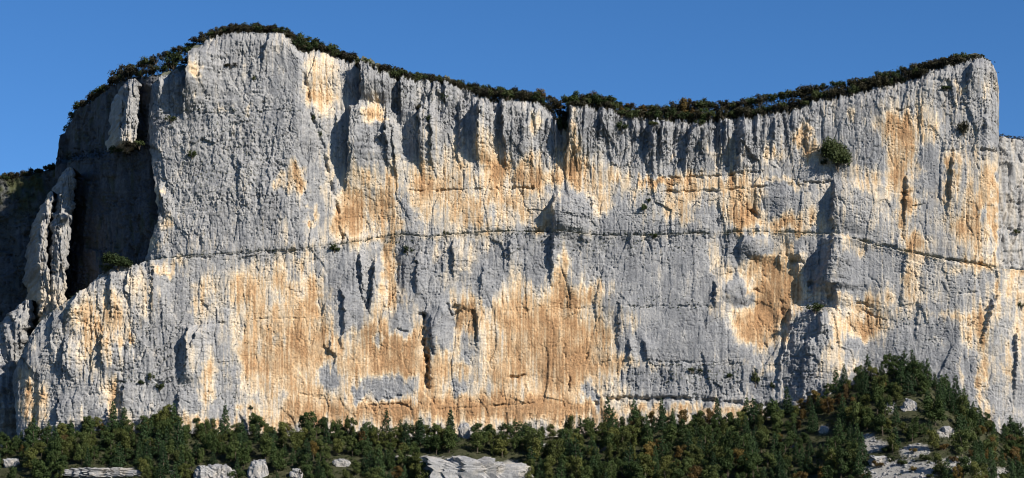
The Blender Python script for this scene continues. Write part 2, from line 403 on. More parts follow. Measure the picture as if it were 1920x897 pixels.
BUMPS = [
    (1075, 404, 36, 42, 5), (825, 612, 20, 50, 3.5), (1450, 555, 85, 75, -6), (1420, 610, 45, 60, -4), (1065, 660, 95, 110, -3.5), (560, 680, 100, 100, -2.5),
    (870, 600, 32, 26, -3.5), (1620, 608, 48, 36, -3), (930, 310, 28, 40, -2.5), (690, 405, 45, 50, -4), (1250, 560, 90, 110, 1.5), (1385, 545, 22, 24, 3.5),
    (1420, 462, 28, 22, 3), (1494, 455, 18, 30, 2.5), (62, 755, 10, 50, -3), (210, 745, 12, 40, -2), (1460, 375, 42, 34, 2), (640, 560, 40, 80, 2.5), (735, 520, 16, 70, -2.5),
    (545, 335, 30, 34, -1.2), (1050, 545, 18, 60, -2), (600, 180, 30, 30, -2), (705, 205, 18, 28, -1.5), (1690, 320, 40, 110, -1.8), (1430, 400, 30, 26, -2), (900, 400, 30, 30, 1.2),
    (1505, 270, 8, 40, -2), (715, 480, 10, 30, -2),
]

def relief(U, V, rough, butt=0.0, col=0.0):
    """forward displacement in metres; rough = local coarseness of the weathered face"""
    wu = U + 5 * fbm(U / 40, V / 60, 3, 3); wv = V + 6 * fbm(U / 50, V / 40, 5, 3)
    c1, e1 = cells(wu / 34, wv / 95, 11, 1.3)
    c2, e2 = cells(wu / 13, wv / 34, 12, 1.3)
    c3, e3 = cells(wu / 6.5, wv / 11, 13, 1.2)
    c4, e4 = cells(U / 3.2 + noise(U / 5, V / 5, 1), V / 4.6, 14, 1.2)
    strata = V - LEDGE(U)
    bed = noise(strata / 7.0, U / 260.0, 41) + 0.6 * noise(strata / 2.7, U / 150.0, 43)
    flute = 1 - np.abs(noise(wu / 9, wv / 140, 45)) * 2
    flute2 = 1 - np.abs(noise(wu / 4.2, wv / 60, 47)) * 2
    part = sst(-0.15, 0.35, noise(U / 45, V / 60, 55)); part2 = sst(-0.1, 0.4, noise(U / 24, V / 30, 57))
    D = (0.5 + 0.7 * rough) * c1 + rough * (0.95 * c2 + (0.12 + 0.42 * part) * c3 + (0.06 + 0.24 * part2) * c4 + (0.15 + 0.5 * part2) * bed + (1 - .8 * butt) * (0.55 * flute + 0.3 * flute2) + butt * (0.45 * c3 + 0.35 * c4 + 0.35 * bed))
    D = D + 1.8 * fbm(U / 90, V / 110, 51, 3) + 0.3 * rough * fbm(U / 7, V / 9, 53, 4, 0.6)
    D = D - (0.3 + 0.7 * rough) * part * 0.9 * np.exp(-(e2 / 0.06) ** 2) - rough * part2 * 0.5 * np.exp(-(e3 / 0.09) ** 2)
    n1 = noise(wu / 22, wv / 150, 301); n2 = noise(wu / 10, wv / 60, 303); n3 = noise(wu / 5, wv / 26, 305); n4 = noise(strata / 13.0 + 0.6 * noise(U / 60, V / 20, 306), U / 170.0, 307)
    cut = (1.9 * np.exp(-(n1 / 0.030) ** 2) * sst(-.25, .25, noise(U / 50, V / 70, 309)) + 1.2 * np.exp(-(n2 / 0.045) ** 2) * sst(-.1, .3, noise(U / 30, V / 40, 311))
           + 0.7 * np.exp(-(n3 / 0.07) ** 2) * part2 + 0.9 * np.exp(-(n4 / 0.035) ** 2) * sst(0.0, .35, noise(U / 40, V / 22, 313)))
    D = D - (0.28 + 0.72 * rough) * cut * (1 - 0.3 * butt)
    pit = sst(0.30, 0.55, noise(U / 2.9, V / 3.6, 58)) * (0.25 + part2) + 0.8 * sst(0.34, 0.6, noise(U / 5.5, V / 4.2, 59)) * part
    D = D - (0.15 + 0.85 * rough) * 1.4 * pit
    if np.ndim(col):
        k1, g1 = cells(wu / 15, wv / 190 + 0.2 * noise(wu / 40, wv / 40, 60), 15, 0.5)
        k2, g2 = cells(wu / 6.5, wv / 70, 16, 0.6)
        D = D + col * (2.3 * k1 + 1.0 * k2 - 1.6 * np.exp(-(g1 / 0.10) ** 2))
    return D

RAMPS = [(1448, 1522, 1640, 582, 775, 13), (1512, 1556, 1640, 446, 540, 9), (866, 898, 960, 196, 296, 6), (676, 706, 780, 112, 200, 6), (752, 790, 860, 210, 318, 6), (700, 724, 750, 228, 300, 3), (330, 350, 380, 612, 712, 3)]
def features(D, U, V):
    for k, (ln, w, d) in enumerate(SAWS): D = saw(D, U, V, ln, w, d, s=k)
    for pts, w, d in CRACKS: D = crack(D, U, V, pts, w, d)
    for b in BUMPS: D = bump(D, U, V, *b)
    for u0, u1, u2, v0, v1, d in RAMPS:          # faces turned to the left, away from the sun
        sl = 0.18 * (v1 - V) + 5 * noise(U / 20, V / 16, 107)
        D = D + d * sst(u0, u1, U - sl * (u0 > 1440)) * (1 - sst(u1, u2, U)) * sst(v0 - 8, v0 + 8, V) * (1 - sst(v1 - 0.5 * (v1 - v0) * (v1 < 450) - 8, v1 + 8 + 18 * (v1 < 450), V))
    return D

# warm (iron-stained, freshly fallen) rock: centre, half axes, strength; negative = grey weathered patches
WARM = [
    (880, 640, 430, 150, .20), (880, 375, 250, 66, .16), (1760, 380, 130, 150, .13), (1400, 385, 170, 50, .16), (520, 560, 120, 90, .12), (1100, 300, 120, 60, .10), (1650, 560, 160, 60, .08), (1480, 280, 90, 40, .08), (640, 180, 60, 90, .08), (150, 600, 120, 100, .08), (1900, 600, 70, 160, .14), (1000, 785, 430, 40, .26), (300, 800, 160, 22, .12),
    (375, 150, 10, 24, .5), (545, 330, 16, 38, .55), (562, 340, 16, 22, .5), (524, 342, 8, 18, .45), (585, 405, 7, 16, .5), (600, 130, 34, 40, .36), (600, 185, 24, 28, .5), (470, 200, 10, 8, .3), (415, 205, 30, 6, .2),
    (300, 372, 7, 22, .45), (318, 420, 14, 10, .3), (285, 460, 14, 18, .42), (615, 340, 14, 50, .26), (610, 430, 20, 30, .22),
    (702, 215, 18, 36, .55), (720, 230, 10, 10, .4), (668, 395, 32, 56, .72), (720, 400, 24, 56, .62), (738, 350, 9, 70, .42), (640, 420, 14, 40, .5), (690, 330, 40, 14, .3),
    (800, 375, 44, 56, .46), (855, 330, 28, 60, .42), (790, 330, 30, 30, .4), (905, 290, 14, 60, .36), (928, 312, 26, 44, .74), (985, 325, 36, 30, .66), (880, 400, 40, 40, .36), (965, 395, 90, 40, .46), (1000, 240, 16, 20, .4),
    (1072, 265, 15, 58, .5), (1080, 325, 46, 32, .6), (1115, 385, 30, 48, .48), (1020, 340, 26, 16, .5), (1030, 425, 30, 10, .4), (1150, 330, 20, 20, .3), (1200, 345, 60, 14, .26),
    (1240, 345, 34, 13, .66), (1280, 385, 40, 50, .42), (1335, 340, 70, 20, .5), (1355, 290, 40, 20, .3), (1400, 380, 40, 46, .55), (1388, 415, 30, 24, .5), (1470, 405, 30, 34, .46), (1530, 415, 24, 24, .36), (1480, 345, 60, 9, .36), (1470, 425, 70, 12, .4),
    (1262, 292, 14, 10, .42), (1322, 272, 8, 20, .3), (1506, 262, 11, 42, .62), (1535, 285, 26, 24, .42), (1455, 290, 26, 14, .36), (1600, 210, 14, 16, .34),
    (1612, 325, 34, 20, .36), (1672, 235, 40, 24, .6), (1690, 310, 26, 100, .62), (1730, 240, 30, 46, .4), (1660, 190, 60, 14, .2), (1620, 350, 30, 14, .36), (1790, 305, 22, 26, .4), (1780, 345, 12, 54, .55), (1838, 370, 22, 90, .5),
    (1864, 400, 9, 100, .62), (1815, 430, 28, 56, .44), (1715, 455, 26, 18, .62), (1700, 400, 18, 50, .4), (1640, 400, 14, 44, .3), (1795, 165, 22, 8, .4), (1850, 170, 8, 16, .3), (1610, 460, 40, 14, .26),
    # lower wall
    (62, 755, 26, 56, .62), (46, 720, 14, 20, .3), (165, 612, 22, 58, .55), (212, 600, 34, 52, .46), (232, 640, 18, 16, .4), (120, 565, 12, 40, .45), (195, 660, 14, 30, .36), (215, 745, 24, 40, .6), (160, 690, 20, 40, .22), (310, 502, 34, 12, .5), (275, 550, 20, 40, .3),
    (388, 715, 15, 60, .5), (380, 560, 24, 50, .36), (390, 795, 70, 12, .45), (460, 770, 20, 10, .3), (250, 520, 14, 30, .25),
    (520, 540, 110, 56, .36), (470, 660, 26, 72, .5), (560, 670, 96, 110, .62), (540, 780, 90, 24, .45), (600, 560, 40, 34, .30), (735, 520, 17, 84, .66), (720, 640, 50, 60, .58), (760, 690, 70, 90, .58), (690, 770, 110, 24, .55), (560, 490, 20, 20, .3), (450, 540, 24, 40, .3),
    (870, 596, 44, 30, .66), (850, 690, 40, 50, .42), (950, 650, 40, 120, .44), (880, 760, 140, 30, .52), (1065, 665, 92, 110, .76), (1055, 520, 16, 60, .64), (1100, 552, 50, 22, .44), (1010, 590, 40, 40, .36), (980, 520, 20, 40, .26), (1020, 770, 140, 22, .46),
    (940, 560, 16, 40, .3), (880, 520, 18, 60, .3), (660, 690, 20, 60, .3), (820, 470, 10, 30, .3),
    (1450, 548, 74, 66, .84), (1420, 620, 52, 50, .74), (1355, 520, 34, 44, .48), (1345, 580, 14, 30, .5), (1490, 460, 34, 26, .44), (1440, 490, 40, 24, .5), (1340, 470, 14, 30, .35), (1440, 690, 26, 14, .36), (1245, 510, 8, 20, .3), (1260, 600, 14, 10, .26), (1170, 690, 22, 26, .4), (1230, 690, 22, 12, .3), (1190, 610, 16, 50, .3),
    (1300, 770, 160, 12, .5), (1625, 608, 46, 40, .76), (1600, 560, 60, 14, .42), (1560, 640, 14, 70, .40), (1540, 690, 12, 36, .46), (1600, 680, 14, 24, .45), (1575, 505, 12, 30, .45), (1660, 540, 16, 30, .42), (1715, 505, 20, 50, .5), (1700, 560, 18, 26, .36), (1590, 470, 24, 14, .24),
    (1830, 610, 26, 46, .55), (1845, 660, 15, 60, .52), (1842, 750, 12, 50, .46), (1800, 695, 8, 30, .46), (1780, 595, 40, 10, .32), (1870, 560, 10, 40, .45), (1905, 540, 12, 60, .42), (1890, 680, 9, 40, .45), (1930, 600, 20, 60, .4), (1820, 500, 50, 14, .32), (1760, 640, 20, 10, .3),
    # grey patches lying in the warm rock
    (1230, 255, 230, 45, -.16), (1230, 480, 190, 60, -.2), (1000, 480, 60, 40, -.15), (1650, 520, 60, 50, -.15), (1700, 690, 110, 50, -.15),
    (770, 398, 15, 26, -.5), (915, 400, 18, 18, -.4), (1076, 402, 38, 42, -.75), (1010, 385, 22, 22, -.3), (1450, 375, 44, 26, -.45), (1320, 400, 26, 26, -.35), (830, 400, 10, 16, -.25), (960, 410, 14, 14, -.3), (1160, 400, 22, 30, -.3), (1480, 380, 20, 20, -.2), (1845, 405, 12, 14, -.5), (1740, 310, 18, 44, -.35), (1640, 290, 20, 30, -.25), (700, 270, 30, 34, -.3), (690, 420, 8, 24, -.25),
    (645, 560, 36, 74, -.62), (790, 510, 34, 66, -.5), (826, 612, 20, 50, -.85), (745, 600, 22, 30, -.75), (740, 722, 44, 22, -.85), (616, 712, 15, 22, -.7), (856, 722, 20, 19, -.6), (672, 740, 8, 14, -.6), (870, 668, 18, 16, -.5), (1105, 738, 19, 22, -.85), (915, 525, 40, 46, -.45), (1000, 485, 30, 40, -.3),
    (1255, 560, 96, 90, -.55), (1270, 640, 100, 34, -.6), (1385, 545, 21, 25, -1.0), (1420, 462, 26, 20, -.8), (1494, 455, 16, 18, -.6), (1290, 715, 130, 22, -.5), (1512, 650, 30, 86, -.5), (1590, 520, 26, 40, -.4), (1530, 500, 26, 44, -.6), (1720, 690, 100, 60, -.3), (1400, 660, 40, 14, -.4), (760, 620, 14, 10, -.2), (712, 640, 8, 16, -.5), (480, 640, 14, 20, -.15), (1620, 590, 18, 10, -.4), (1610, 660, 20, 14, -.5),
    (560, 520, 30, 24, -.22), (510, 560, 24, 16, -.25),
]
SMOOTH = [(1255, 570, 90, 90), (560, 680, 100, 90), (1065, 660, 90, 100), (780, 690, 90, 80), (950, 640, 50, 110), (1640, 520, 70, 50), (1700, 660, 90, 50), (1450, 540, 60, 60), (840, 390, 80, 40), (1690, 320, 90, 90), (420, 730, 40, 50)]

def warmth(U, V):
    frx = 26 * fbm(U / 36, V / 50, 61, 4) + 4 * noise(U / 6, V / 10, 63)
    fry = 22 * fbm(U / 45, V / 45, 65, 4) + 16 * noise(U / 13, V / 300, 66) + 8 * noise(U / 4.5, V / 120, 67) * sst(-.3, .5, noise(U / 50, V / 50, 68)) + 3 * noise(U / 1.9, V / 60, 69)
    uu = U + frx; vv = V + fry
    W = np.zeros(U.shape)
    for cx, cy, rx, ry, w in WARM:
        m = (np.abs(uu - cx) < 1.7 * rx) & (np.abs(vv - cy) < 1.7 * ry)
        if not m.any(): continue
        r = ((uu[m] - cx) / rx) ** 2 + ((vv[m] - cy) / ry) ** 2
        g = np.exp(-r ** 1.6)
        W[m] = W[m] + w * g if w < 0 else W[m] + w * g * (1 - 0.62 * np.clip(W[m], 0, 1))
    W = np.clip(W, -0.12, 1)
    streak = 0.30 * noise(U / 3.1, V / 75, 141) + 0.22 * noise(U / 8, V / 130, 143) + 0.06 * noise(U / 1.6, V / 40, 145)
    patch = fbm(U / 26, V / 34, 147, 4)
    butt = np.exp(-(((U - 430) / 150) ** 2 + ((V - 270) / 190) ** 2) ** 2)
    seep = sst(0.05, 0.55, fbm(U / 6.5, V / 120, 148, 4, .6) + 0.45 * noise(U / 70, V / 70, 149)) * (1 - .75 * butt) * (1 - .75 * np.exp(-(np.clip(V - TOP(U), 0, None) / 75.0) ** 2) * sst(640, 700, U) * (1 - sst(1480, 1560, U)) * (V < LEDGE(U)))
    W = 0.13 + 0.22 * seep * (1 - np.clip(W * 2, 0, 1)) + W + streak * (0.30 + 0.55 * np.clip(W * 2, 0, 1)) + (0.15 + 0.16 * np.clip(W * 2, 0, 1)) * patch
    W = W + 0.24 * np.exp(-((V - LEDGE(U) - 1) / 6.0) ** 2) * sst(600, 680, U) * sst(-.3, .3, noise(U / 30, V * 0, 150))
    return np.clip(W, 0, 1)

def tone_of(U, V):
    t = 0.52 + 0.22 * fbm(U / 60, V / 90, 151, 3) + 0.34 * np.minimum(noise(U / 4, V / 110, 153), 0.12) * sst(-.25, .3, noise(U / 60, V / 80, 155)) + 0.14 * fbm(U / 9, V / 9, 157, 3) + 0.12 * noise((V - LEDGE(U)) / 3.5, U / 90, 159) * sst(-.1, .4, noise(U / 70, V / 40, 160))
    return np.clip(t, 0, 1)

MOSSY = [(420, 300, 150, 170, 1.0), (810, 180, 70, 40, 1), (1180, 240, 110, 40, .7), (1310, 705, 130, 22, 1.2), (1720, 640, 100, 50, .5), (1230, 385, 50, 40, .8), (1100, 455, 160, 22, 1.0),
         (320, 620, 130, 110, .6), (1245, 570, 90, 14, .9), (1530, 580, 40, 12, 1.3), (1830, 230, 40, 60, .7), (620, 250, 30, 120, .6), (1680, 590, 50, 30, .7), (1280, 470, 150, 40, .5), (450, 480, 180, 14, .7), (300, 215, 50, 20, .7)]
def moss_of(U, V, D):
    w = 0.12
    for cx, cy, rx, ry, k in MOSSY: w = np.maximum(w, k * np.exp(-(((U - cx) / rx) ** 2 + ((V - cy) / ry) ** 2) ** 1.5))
    n = fbm(U / 5.0, V / 3.6, 161, 3)
    return np.clip(sst(0.30, 0.42, n - 0.34 + 0.34 * np.minimum(w, 1.3)), 0, 1) * 0.85

ROUGH = [(420, 300, 160, 180, .36), (820, 190, 90, 60, .6), (180, 640, 190, 180, .42), (1200, 255, 330, 65, .42), (1510, 670, 50, 90, .5), (700, 200, 60, 90, .35), (1540, 520, 40, 60, .5), (1300, 715, 150, 28, .45),
         (800, 500, 180, 60, .25), (1100, 450, 200, 30, .3), (1830, 220, 50, 90, .3), (1075, 404, 38, 42, .4), (480, 100, 110, 60, .25)]
def rough_of(U, V):
    r = 0.30 + 0.22 * fbm(U / 120, V / 80, 171, 2)
    for cx, cy, rx, ry, k in ROUGH: r = r + k * np.exp(-(((U - cx) / rx) ** 2 + ((V - cy) / ry) ** 2) ** 2)
    for cx, cy, rx, ry in SMOOTH: r = r * (1 - 0.62 * np.exp(-(((U - cx) / rx) ** 2 + ((V - cy) / ry) ** 2) ** 1.5))
    top = np.exp(-np.clip(V - TOP(U), 0, None) / 70.0) * sst(640, 760, U) * (V < LEDGE(U))
    return np.clip(r, .12, 2) + 0.5 * top

SURF = {}
def wall_mesh(name, U, V, Y0, topfold, mat, left_ret=True, right_ret=True, extra=None):
    """front face as a fine grid; the top folds back into the plateau, the ends turn back into the mountain"""
    rough = rough_of(U, V)
    butt = np.exp(-(((U - 430) / 150) ** 2 + ((V - 290) / 190) ** 2) ** 2)
    col = np.exp(-(np.clip(V - TOP(U), 0, None) / 95.0) ** 2) * sst(640, 700, U) * (1 - sst(1440, 1560, U)) * (V < LEDGE(U)) * (0.55 + 0.6 * sst(-.2, .3, noise(U / 60, V * 0, 199)))
    D = features(relief(U, V, rough, butt, col), U, V)
    if extra is not None: D = D + extra
    warm, tone = warmth(U, V), tone_of(U, V)
    blk = cells(U / 30 + .3 * noise(U / 20, V / 20, 321), V / 52, 323, 0.2)[0]; blk2 = cells(U / 10, V / 15, 325, 0.2)[0]
    tone = np.clip(tone + 0.075 * blk + 0.06 * blk2, 0, 1); warm = np.clip(warm + 0.05 * blk + 0.04 * blk2, 0, 1)
    moss = moss_of(U, V, D)
    pos = P(U, V, Y0)
    pos[..., 1] -= D
    # small sideways and vertical play so that columns are not ruled lines
    pos[..., 0] += 0.35 * noise(U / 4, V / 4, 181); pos[..., 2] += 0.45 * noise(U / 6, V / 4, 183)
    SURF[name] = (U, V, pos)
    rows = [pos]; at = [[warm, tone, moss]]
    top = pos[0:1]
    folds = []
    for k, (dy, dz, nz) in enumerate(topfold):
        r = top.copy(); r[..., 1] += dy; r[..., 2] += dz + nz * noise(top[..., 0] / 9, top[..., 1] * 0 + k, 191)
        folds.append(r)
    if folds:
        full = np.concatenate(folds[::-1] + rows, 0)
        z = np.zeros((len(folds), U.shape[1]))
        A = [np.concatenate([z + 0.15, warm]), np.concatenate([z + 0.5, tone]), np.concatenate([z + 0.8, moss])]
    else:
        full = pos; A = at[0]
    for side in ('L', 'R'):
        if (side == 'L' and not left_ret) or (side == 'R' and not right_ret): continue
        edge = full[:, :1] if side == 'L' else full[:, -1:]
        cols = []
        for k in range(1, 15):
            c = edge.copy(); c[..., 1] += 5 * k + 2 * noise(edge[..., 2] / 9, edge[..., 1] * 0 + k * 0.7, 195)
            c[..., 0] += (-1 if side == 'L' else 1) * 1.6 * noise(edge[..., 2] / 11, edge[..., 1] * 0 + k * 0.45, 197)
            cols.append(c)
        cols = np.concatenate(cols, 1)
        rep = lambda a, e: np.repeat(e, 14, 1)
        if side == 'L':
            full = np.concatenate([cols[:, ::-1], full], 1); A = [np.concatenate([np.repeat(a[:, :1], 14, 1), a], 1) for a in A]
        else:
            full = np.concatenate([full, cols], 1); A = [np.concatenate([a, np.repeat(a[:, -1:], 14, 1)], 1) for a in A]
    r, c = full.shape[:2]
    me = mesh_from(name, full, grid_quads(r, c, True), mat, {"warm": A[0], "tone": A[1], "moss": A[2]})
    return link(name, me)

# upper wall
def build_upper():
    nc, nr = 1240, 330
    us = np.linspace(270, 1873, nc)
    ser = 3.2 * np.abs(noise(us / 7.0, us * 0, 201)) * 2 + 2.2 * cells(us / 5.0, us * 0 + .5, 203)[0]
    ser = ser * np.interp(us, [270, 560, 700, 1500, 1873], [.9, .7, 1.9, 1.8, .8])
    t = TOP(us) + ser
    b = LEDGE(us) + 5
    s = np.linspace(0, 1, nr)[:, None]
    V = t[None] + (b - t)[None] * s
    U = np.repeat(us[None], nr, 0)
    shift = np.interp(V, [140, 200, 240, 280, 350, 410, 450, 490], [4, 8, 9, 11, 20, 27, 12, 2]) + 2.5 * noise(V / 12, V * 0, 207)
    U = U + shift * (1 - sst(270, 340, U))
    Y0 = np.interp(U, [270, 285, 300, 400, 560, 610, 650, 750, 900, 1100, 1300, 1500, 1560, 1620, 1750, 1850, 1868, 1876],
                   [16, 6, 1, -5, -5, 4, 9, 12, 15, 18, 18, 12, 9, 4, -2, -6, -2, 8])
    Y0 = Y0 + 0.045 * (LEDGE(U) - V) * 0.4 + 4.0 * (1 - sst(0, 26, V - TOP(U))) ** 2
    amp = np.interp(U, [270, 560, 640, 1560, 1640, 1873], [3.2, 3.4, 6.5, 6.5, 4.2, 4.5]) * (0.75 + 1.1 * noise(U / 34, V * 0, 209) + 0.6 * noise(U / 9, V * 0, 210))
    hang = -np.clip(amp, 0.4, 9) * np.exp(-((b[None] - V) / (6.2 + 3.0 * noise(U / 21, V * 0, 212))) ** 2)
    ob = wall_mesh("upper_cliff", U, V, Y0, [(1.2, .4, .3), (4, 2.0, .8), (10, 4.5, 1.2), (22, 9.0, 1.5), (45, 14, 1.5), (160, 8, 0), (600, -40, 0)], ROCK, extra=hang)
    return tag(ob, "grey and ochre limestone upper wall above the long dark ledge", "cliff", kind="structure")
build_upper()
print("T build_upper", round(time.time()-T0,1))

def build_lower():
    nc, nr = 1420, 340
    us = np.linspace(24, 2030, nc)
    ser = 3.0 * np.abs(noise(us / 8.0, us * 0, 211)) * np.interp(us, [0, 260, 290], [2.4, 2.4, .5])
    t = np.where(us < 270, LOWTOP(us), LEDGE(us)) + ser
    b = TREETOP(us) + 62
    b = np.maximum(b, 800)
    s = np.linspace(0, 1, nr)[:, None]
    V = t[None] + (b - t)[None] * s
    U = np.repeat(us[None], nr, 0)
    shift = np.interp(V, [690, 720, 745, 800, 860], [0, 0, 3, 6, 8]) + 2.0 * noise(V / 14, V * 0, 213)
    U = U + shift * (1 - sst(24, 70, U))
    Y0 = np.interp(U, [20, 34, 60, 150, 280, 400, 560, 700, 900, 1100, 1300, 1450, 1560, 1700, 1800, 1870, 1900, 2030],
                   [16, 4, -4, -13, -13, -9, -4, 3, 7, 10, 10, 7, 3, -6, -9, -8, -4, 14])
    Y0 = Y0 + 0.03 * (790 - V) * 0.4 - np.interp(U, [200, 420, 600], [4, 1, 0])
    Y0 = Y0 + 5.0 * (1 - sst(0, 30, V - t[None])) ** 2 * (U < 275) - 2.2 * np.exp(-(V - t[None]) / 9.0) * sst(290, 340, U) * (0.8 + noise(U / 26, V * 0, 214))
    ob = wall_mesh("lower_cliff", U, V, Y0, [(1.0, .25, .2), (3.0, .35, .3), (9, .6, .3), (24, 1.0, .5), (60, 2, .5)], ROCK, right_ret=False)
    return tag(ob, "grey and ochre limestone lower wall between the ledge and the woodland", "cliff", kind="structure")
build_lower()
print("T build_lower", round(time.time()-T0,1))

# recessed, shaded wall to the left of the great buttress
def build_left():
    us = np.linspace(106, 420, 250)
    TL = L([(106, 312), (113, 290), (118, 262), (126, 238), (150, 208), (180, 186), (205, 166), (240, 152), (275, 147), (300, 141), (330, 132), (360, 118), (390, 86), (420, 70)])
    t = TL(us) + 2.5 * noise(us / 6, us * 0, 221)
    V = t[None] + (640 - t)[None] * np.linspace(0, 1, 300)[:, None]
    U = np.repeat(us[None], 300, 0)
    Y0 = np.interp(U, [106, 140, 180, 225, 262, 285, 300, 420], [196, 165, 128, 72, 42, 26, 24, 40])
    D = relief(U, V, 1.1) * 1.2 + 3 * cells(U / 24, V / 110, 225)[0]
    LD = np.interp(U, [106, 150, 200, 280], [300, 290, 282, 262])
    YL = np.interp(U, [106, 140, 180, 240, 285, 300, 420], [150, 115, 76, 35, 26, 24, 40])      # below a bushy terrace the wall stands forward
    Y0 = Y0 + (YL - Y0) * sst(0, 9, V - LD - 4 * noise(U / 14, V * 0, 226))
    pos = P(U, V, Y0); pos[..., 1] -= D * 0.9; pos[..., 0] -= D * 0.35
    SURF["left_cliff"] = (U, V, pos)
    folds = []
    for k, (dy, dz) in enumerate([(3, 1.2), (12, 4.5), (30, 8), (90, 4), (400, -60)]):
        r = pos[0:1].copy(); r[..., 1] += dy; r[..., 2] += dz + 0.8 * noise(r[..., 0] / 9, r[..., 1] * 0 + k, 227); folds.append(r)
    # the far end turns back into the mountain
    full = np.concatenate(folds[::-1] + [pos], 0)
    endc = []
    for k in range(1, 9):
        e = full[:, :1].copy(); e[..., 1] += 14 * k; e[..., 0] += 2.5 * k + 2 * noise(e[..., 2] / 12, e[..., 1] * 0 + k, 229); endc.append(e)
    full = np.concatenate(endc[::-1] + [full], 1)
    uu, vv = UV(full)
    me = mesh_from("left_cliff", full, grid_quads(*full.shape[:2], True), ROCK, {"warm": 0.0 + 0.06 * fbm(uu / 20, vv / 40, 231), "tone": tone_of(uu, vv) - .56, "moss": np.clip(.6 * sst(.0, .5, fbm(uu / 9, vv / 40, 233)), 0, .8)})  # tone lowered to paint the recess's deep shade into the rock colour
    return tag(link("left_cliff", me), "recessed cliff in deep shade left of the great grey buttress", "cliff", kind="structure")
build_left()

# wooded shaded flank at the far left
def build_flank():
    us = np.linspace(-420, 175, 240)
    TF = L([(-420, 380), (-150, 345), (0, 340), (50, 331), (110, 318), (150, 298), (175, 290)])
    t = TF(us)
    V = t[None] + (900 - t)[None] * np.linspace(0, 1, 260)[:, None]
    U = np.repeat(us[None], 260, 0)
    Y0 = np.interp(U, [-420, 0, 100, 175], [150, 176, 182, 175]) - 0.06 * (V - 340)
    D = relief(U, V, 1.2) * 1.5 + 5 * fbm(U / 50, V / 120, 241, 3)
    pos = P(U, V, Y0); pos[..., 1] -= D
    SURF["shaded_flank"] = (U, V, pos)
    folds = []
    for k, (dy, dz) in enumerate([(4, 2), (20, 7), (80, 10), (400, -60)]):
        r = pos[0:1].copy(); r[..., 1] += dy; r[..., 2] += dz; folds.append(r)
    full = np.concatenate(folds[::-1] + [pos], 0)
    uu, vv = UV(full)
    me = mesh_from("shaded_flank", full, grid_quads(*full.shape[:2], True), ROCK, {"warm": 0.12 + 0.1 * fbm(uu / 20, vv / 40, 243), "tone": tone_of(uu, vv) - .56, "moss": np.clip(.15 + sst(-.25, .2, fbm(uu / 26, vv / 40, 245)), 0, 1) * (1 - .75 * sst(370, 430, vv))})  # tone pulled down so part of the flank's shade is painted in its colour
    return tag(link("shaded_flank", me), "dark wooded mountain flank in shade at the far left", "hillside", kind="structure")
build_flank()

# far wall beyond the prow on the right
def build_far():
    us = np.linspace(1845, 2260, 220)
    t = np.interp(us, [1845, 1880, 1920, 2260], [262, 260, 262, 300]) + 3 * noise(us / 8, us * 0, 251)
    V = t[None] + (840 - t)[None] * np.linspace(0, 1, 320)[:, None]
    U = np.repeat(us[None], 320, 0)
    Y0 = np.interp(U, [1845, 1900, 2260], [46, 48, 70]) + 0.04 * (600 - V) * 0.4
    D = relief(U, V, 0.9)
    for pts, w, d in [([(1880, 430), (1960, 436)], 2, 2), ([(1885, 380), (1950, 384)], 1.6, 1.4), ([(1890, 505), (1960, 512)], 2, 2)]: D = crack(D, U, V, pts, w, d)
    pos = P(U, V, Y0); pos[..., 1] -= D
    SURF["far_cliff"] = (U, V, pos)
    folds = []
    for k, (dy, dz) in enumerate([(3, 1), (14, 4), (60, 6), (400, -60)]):
        r = pos[0:1].copy(); r[..., 1] += dy; r[..., 2] += dz; folds.append(r)
    full = np.concatenate(folds[::-1] + [pos], 0)
    uu, vv = UV(full)
    me = mesh_from("far_cliff", full, grid_quads(*full.shape[:2], True), ROCK, {"warm": np.clip(0.24 + 0.25 * fbm(uu / 9, vv / 60, 253), 0, 1), "tone": tone_of(uu, vv) + .06, "moss": moss_of(uu, vv, None)})
    return tag(link("far_cliff", me), "pale farther cliff showing beyond the right-hand prow", "cliff", kind="structure")
build_far()

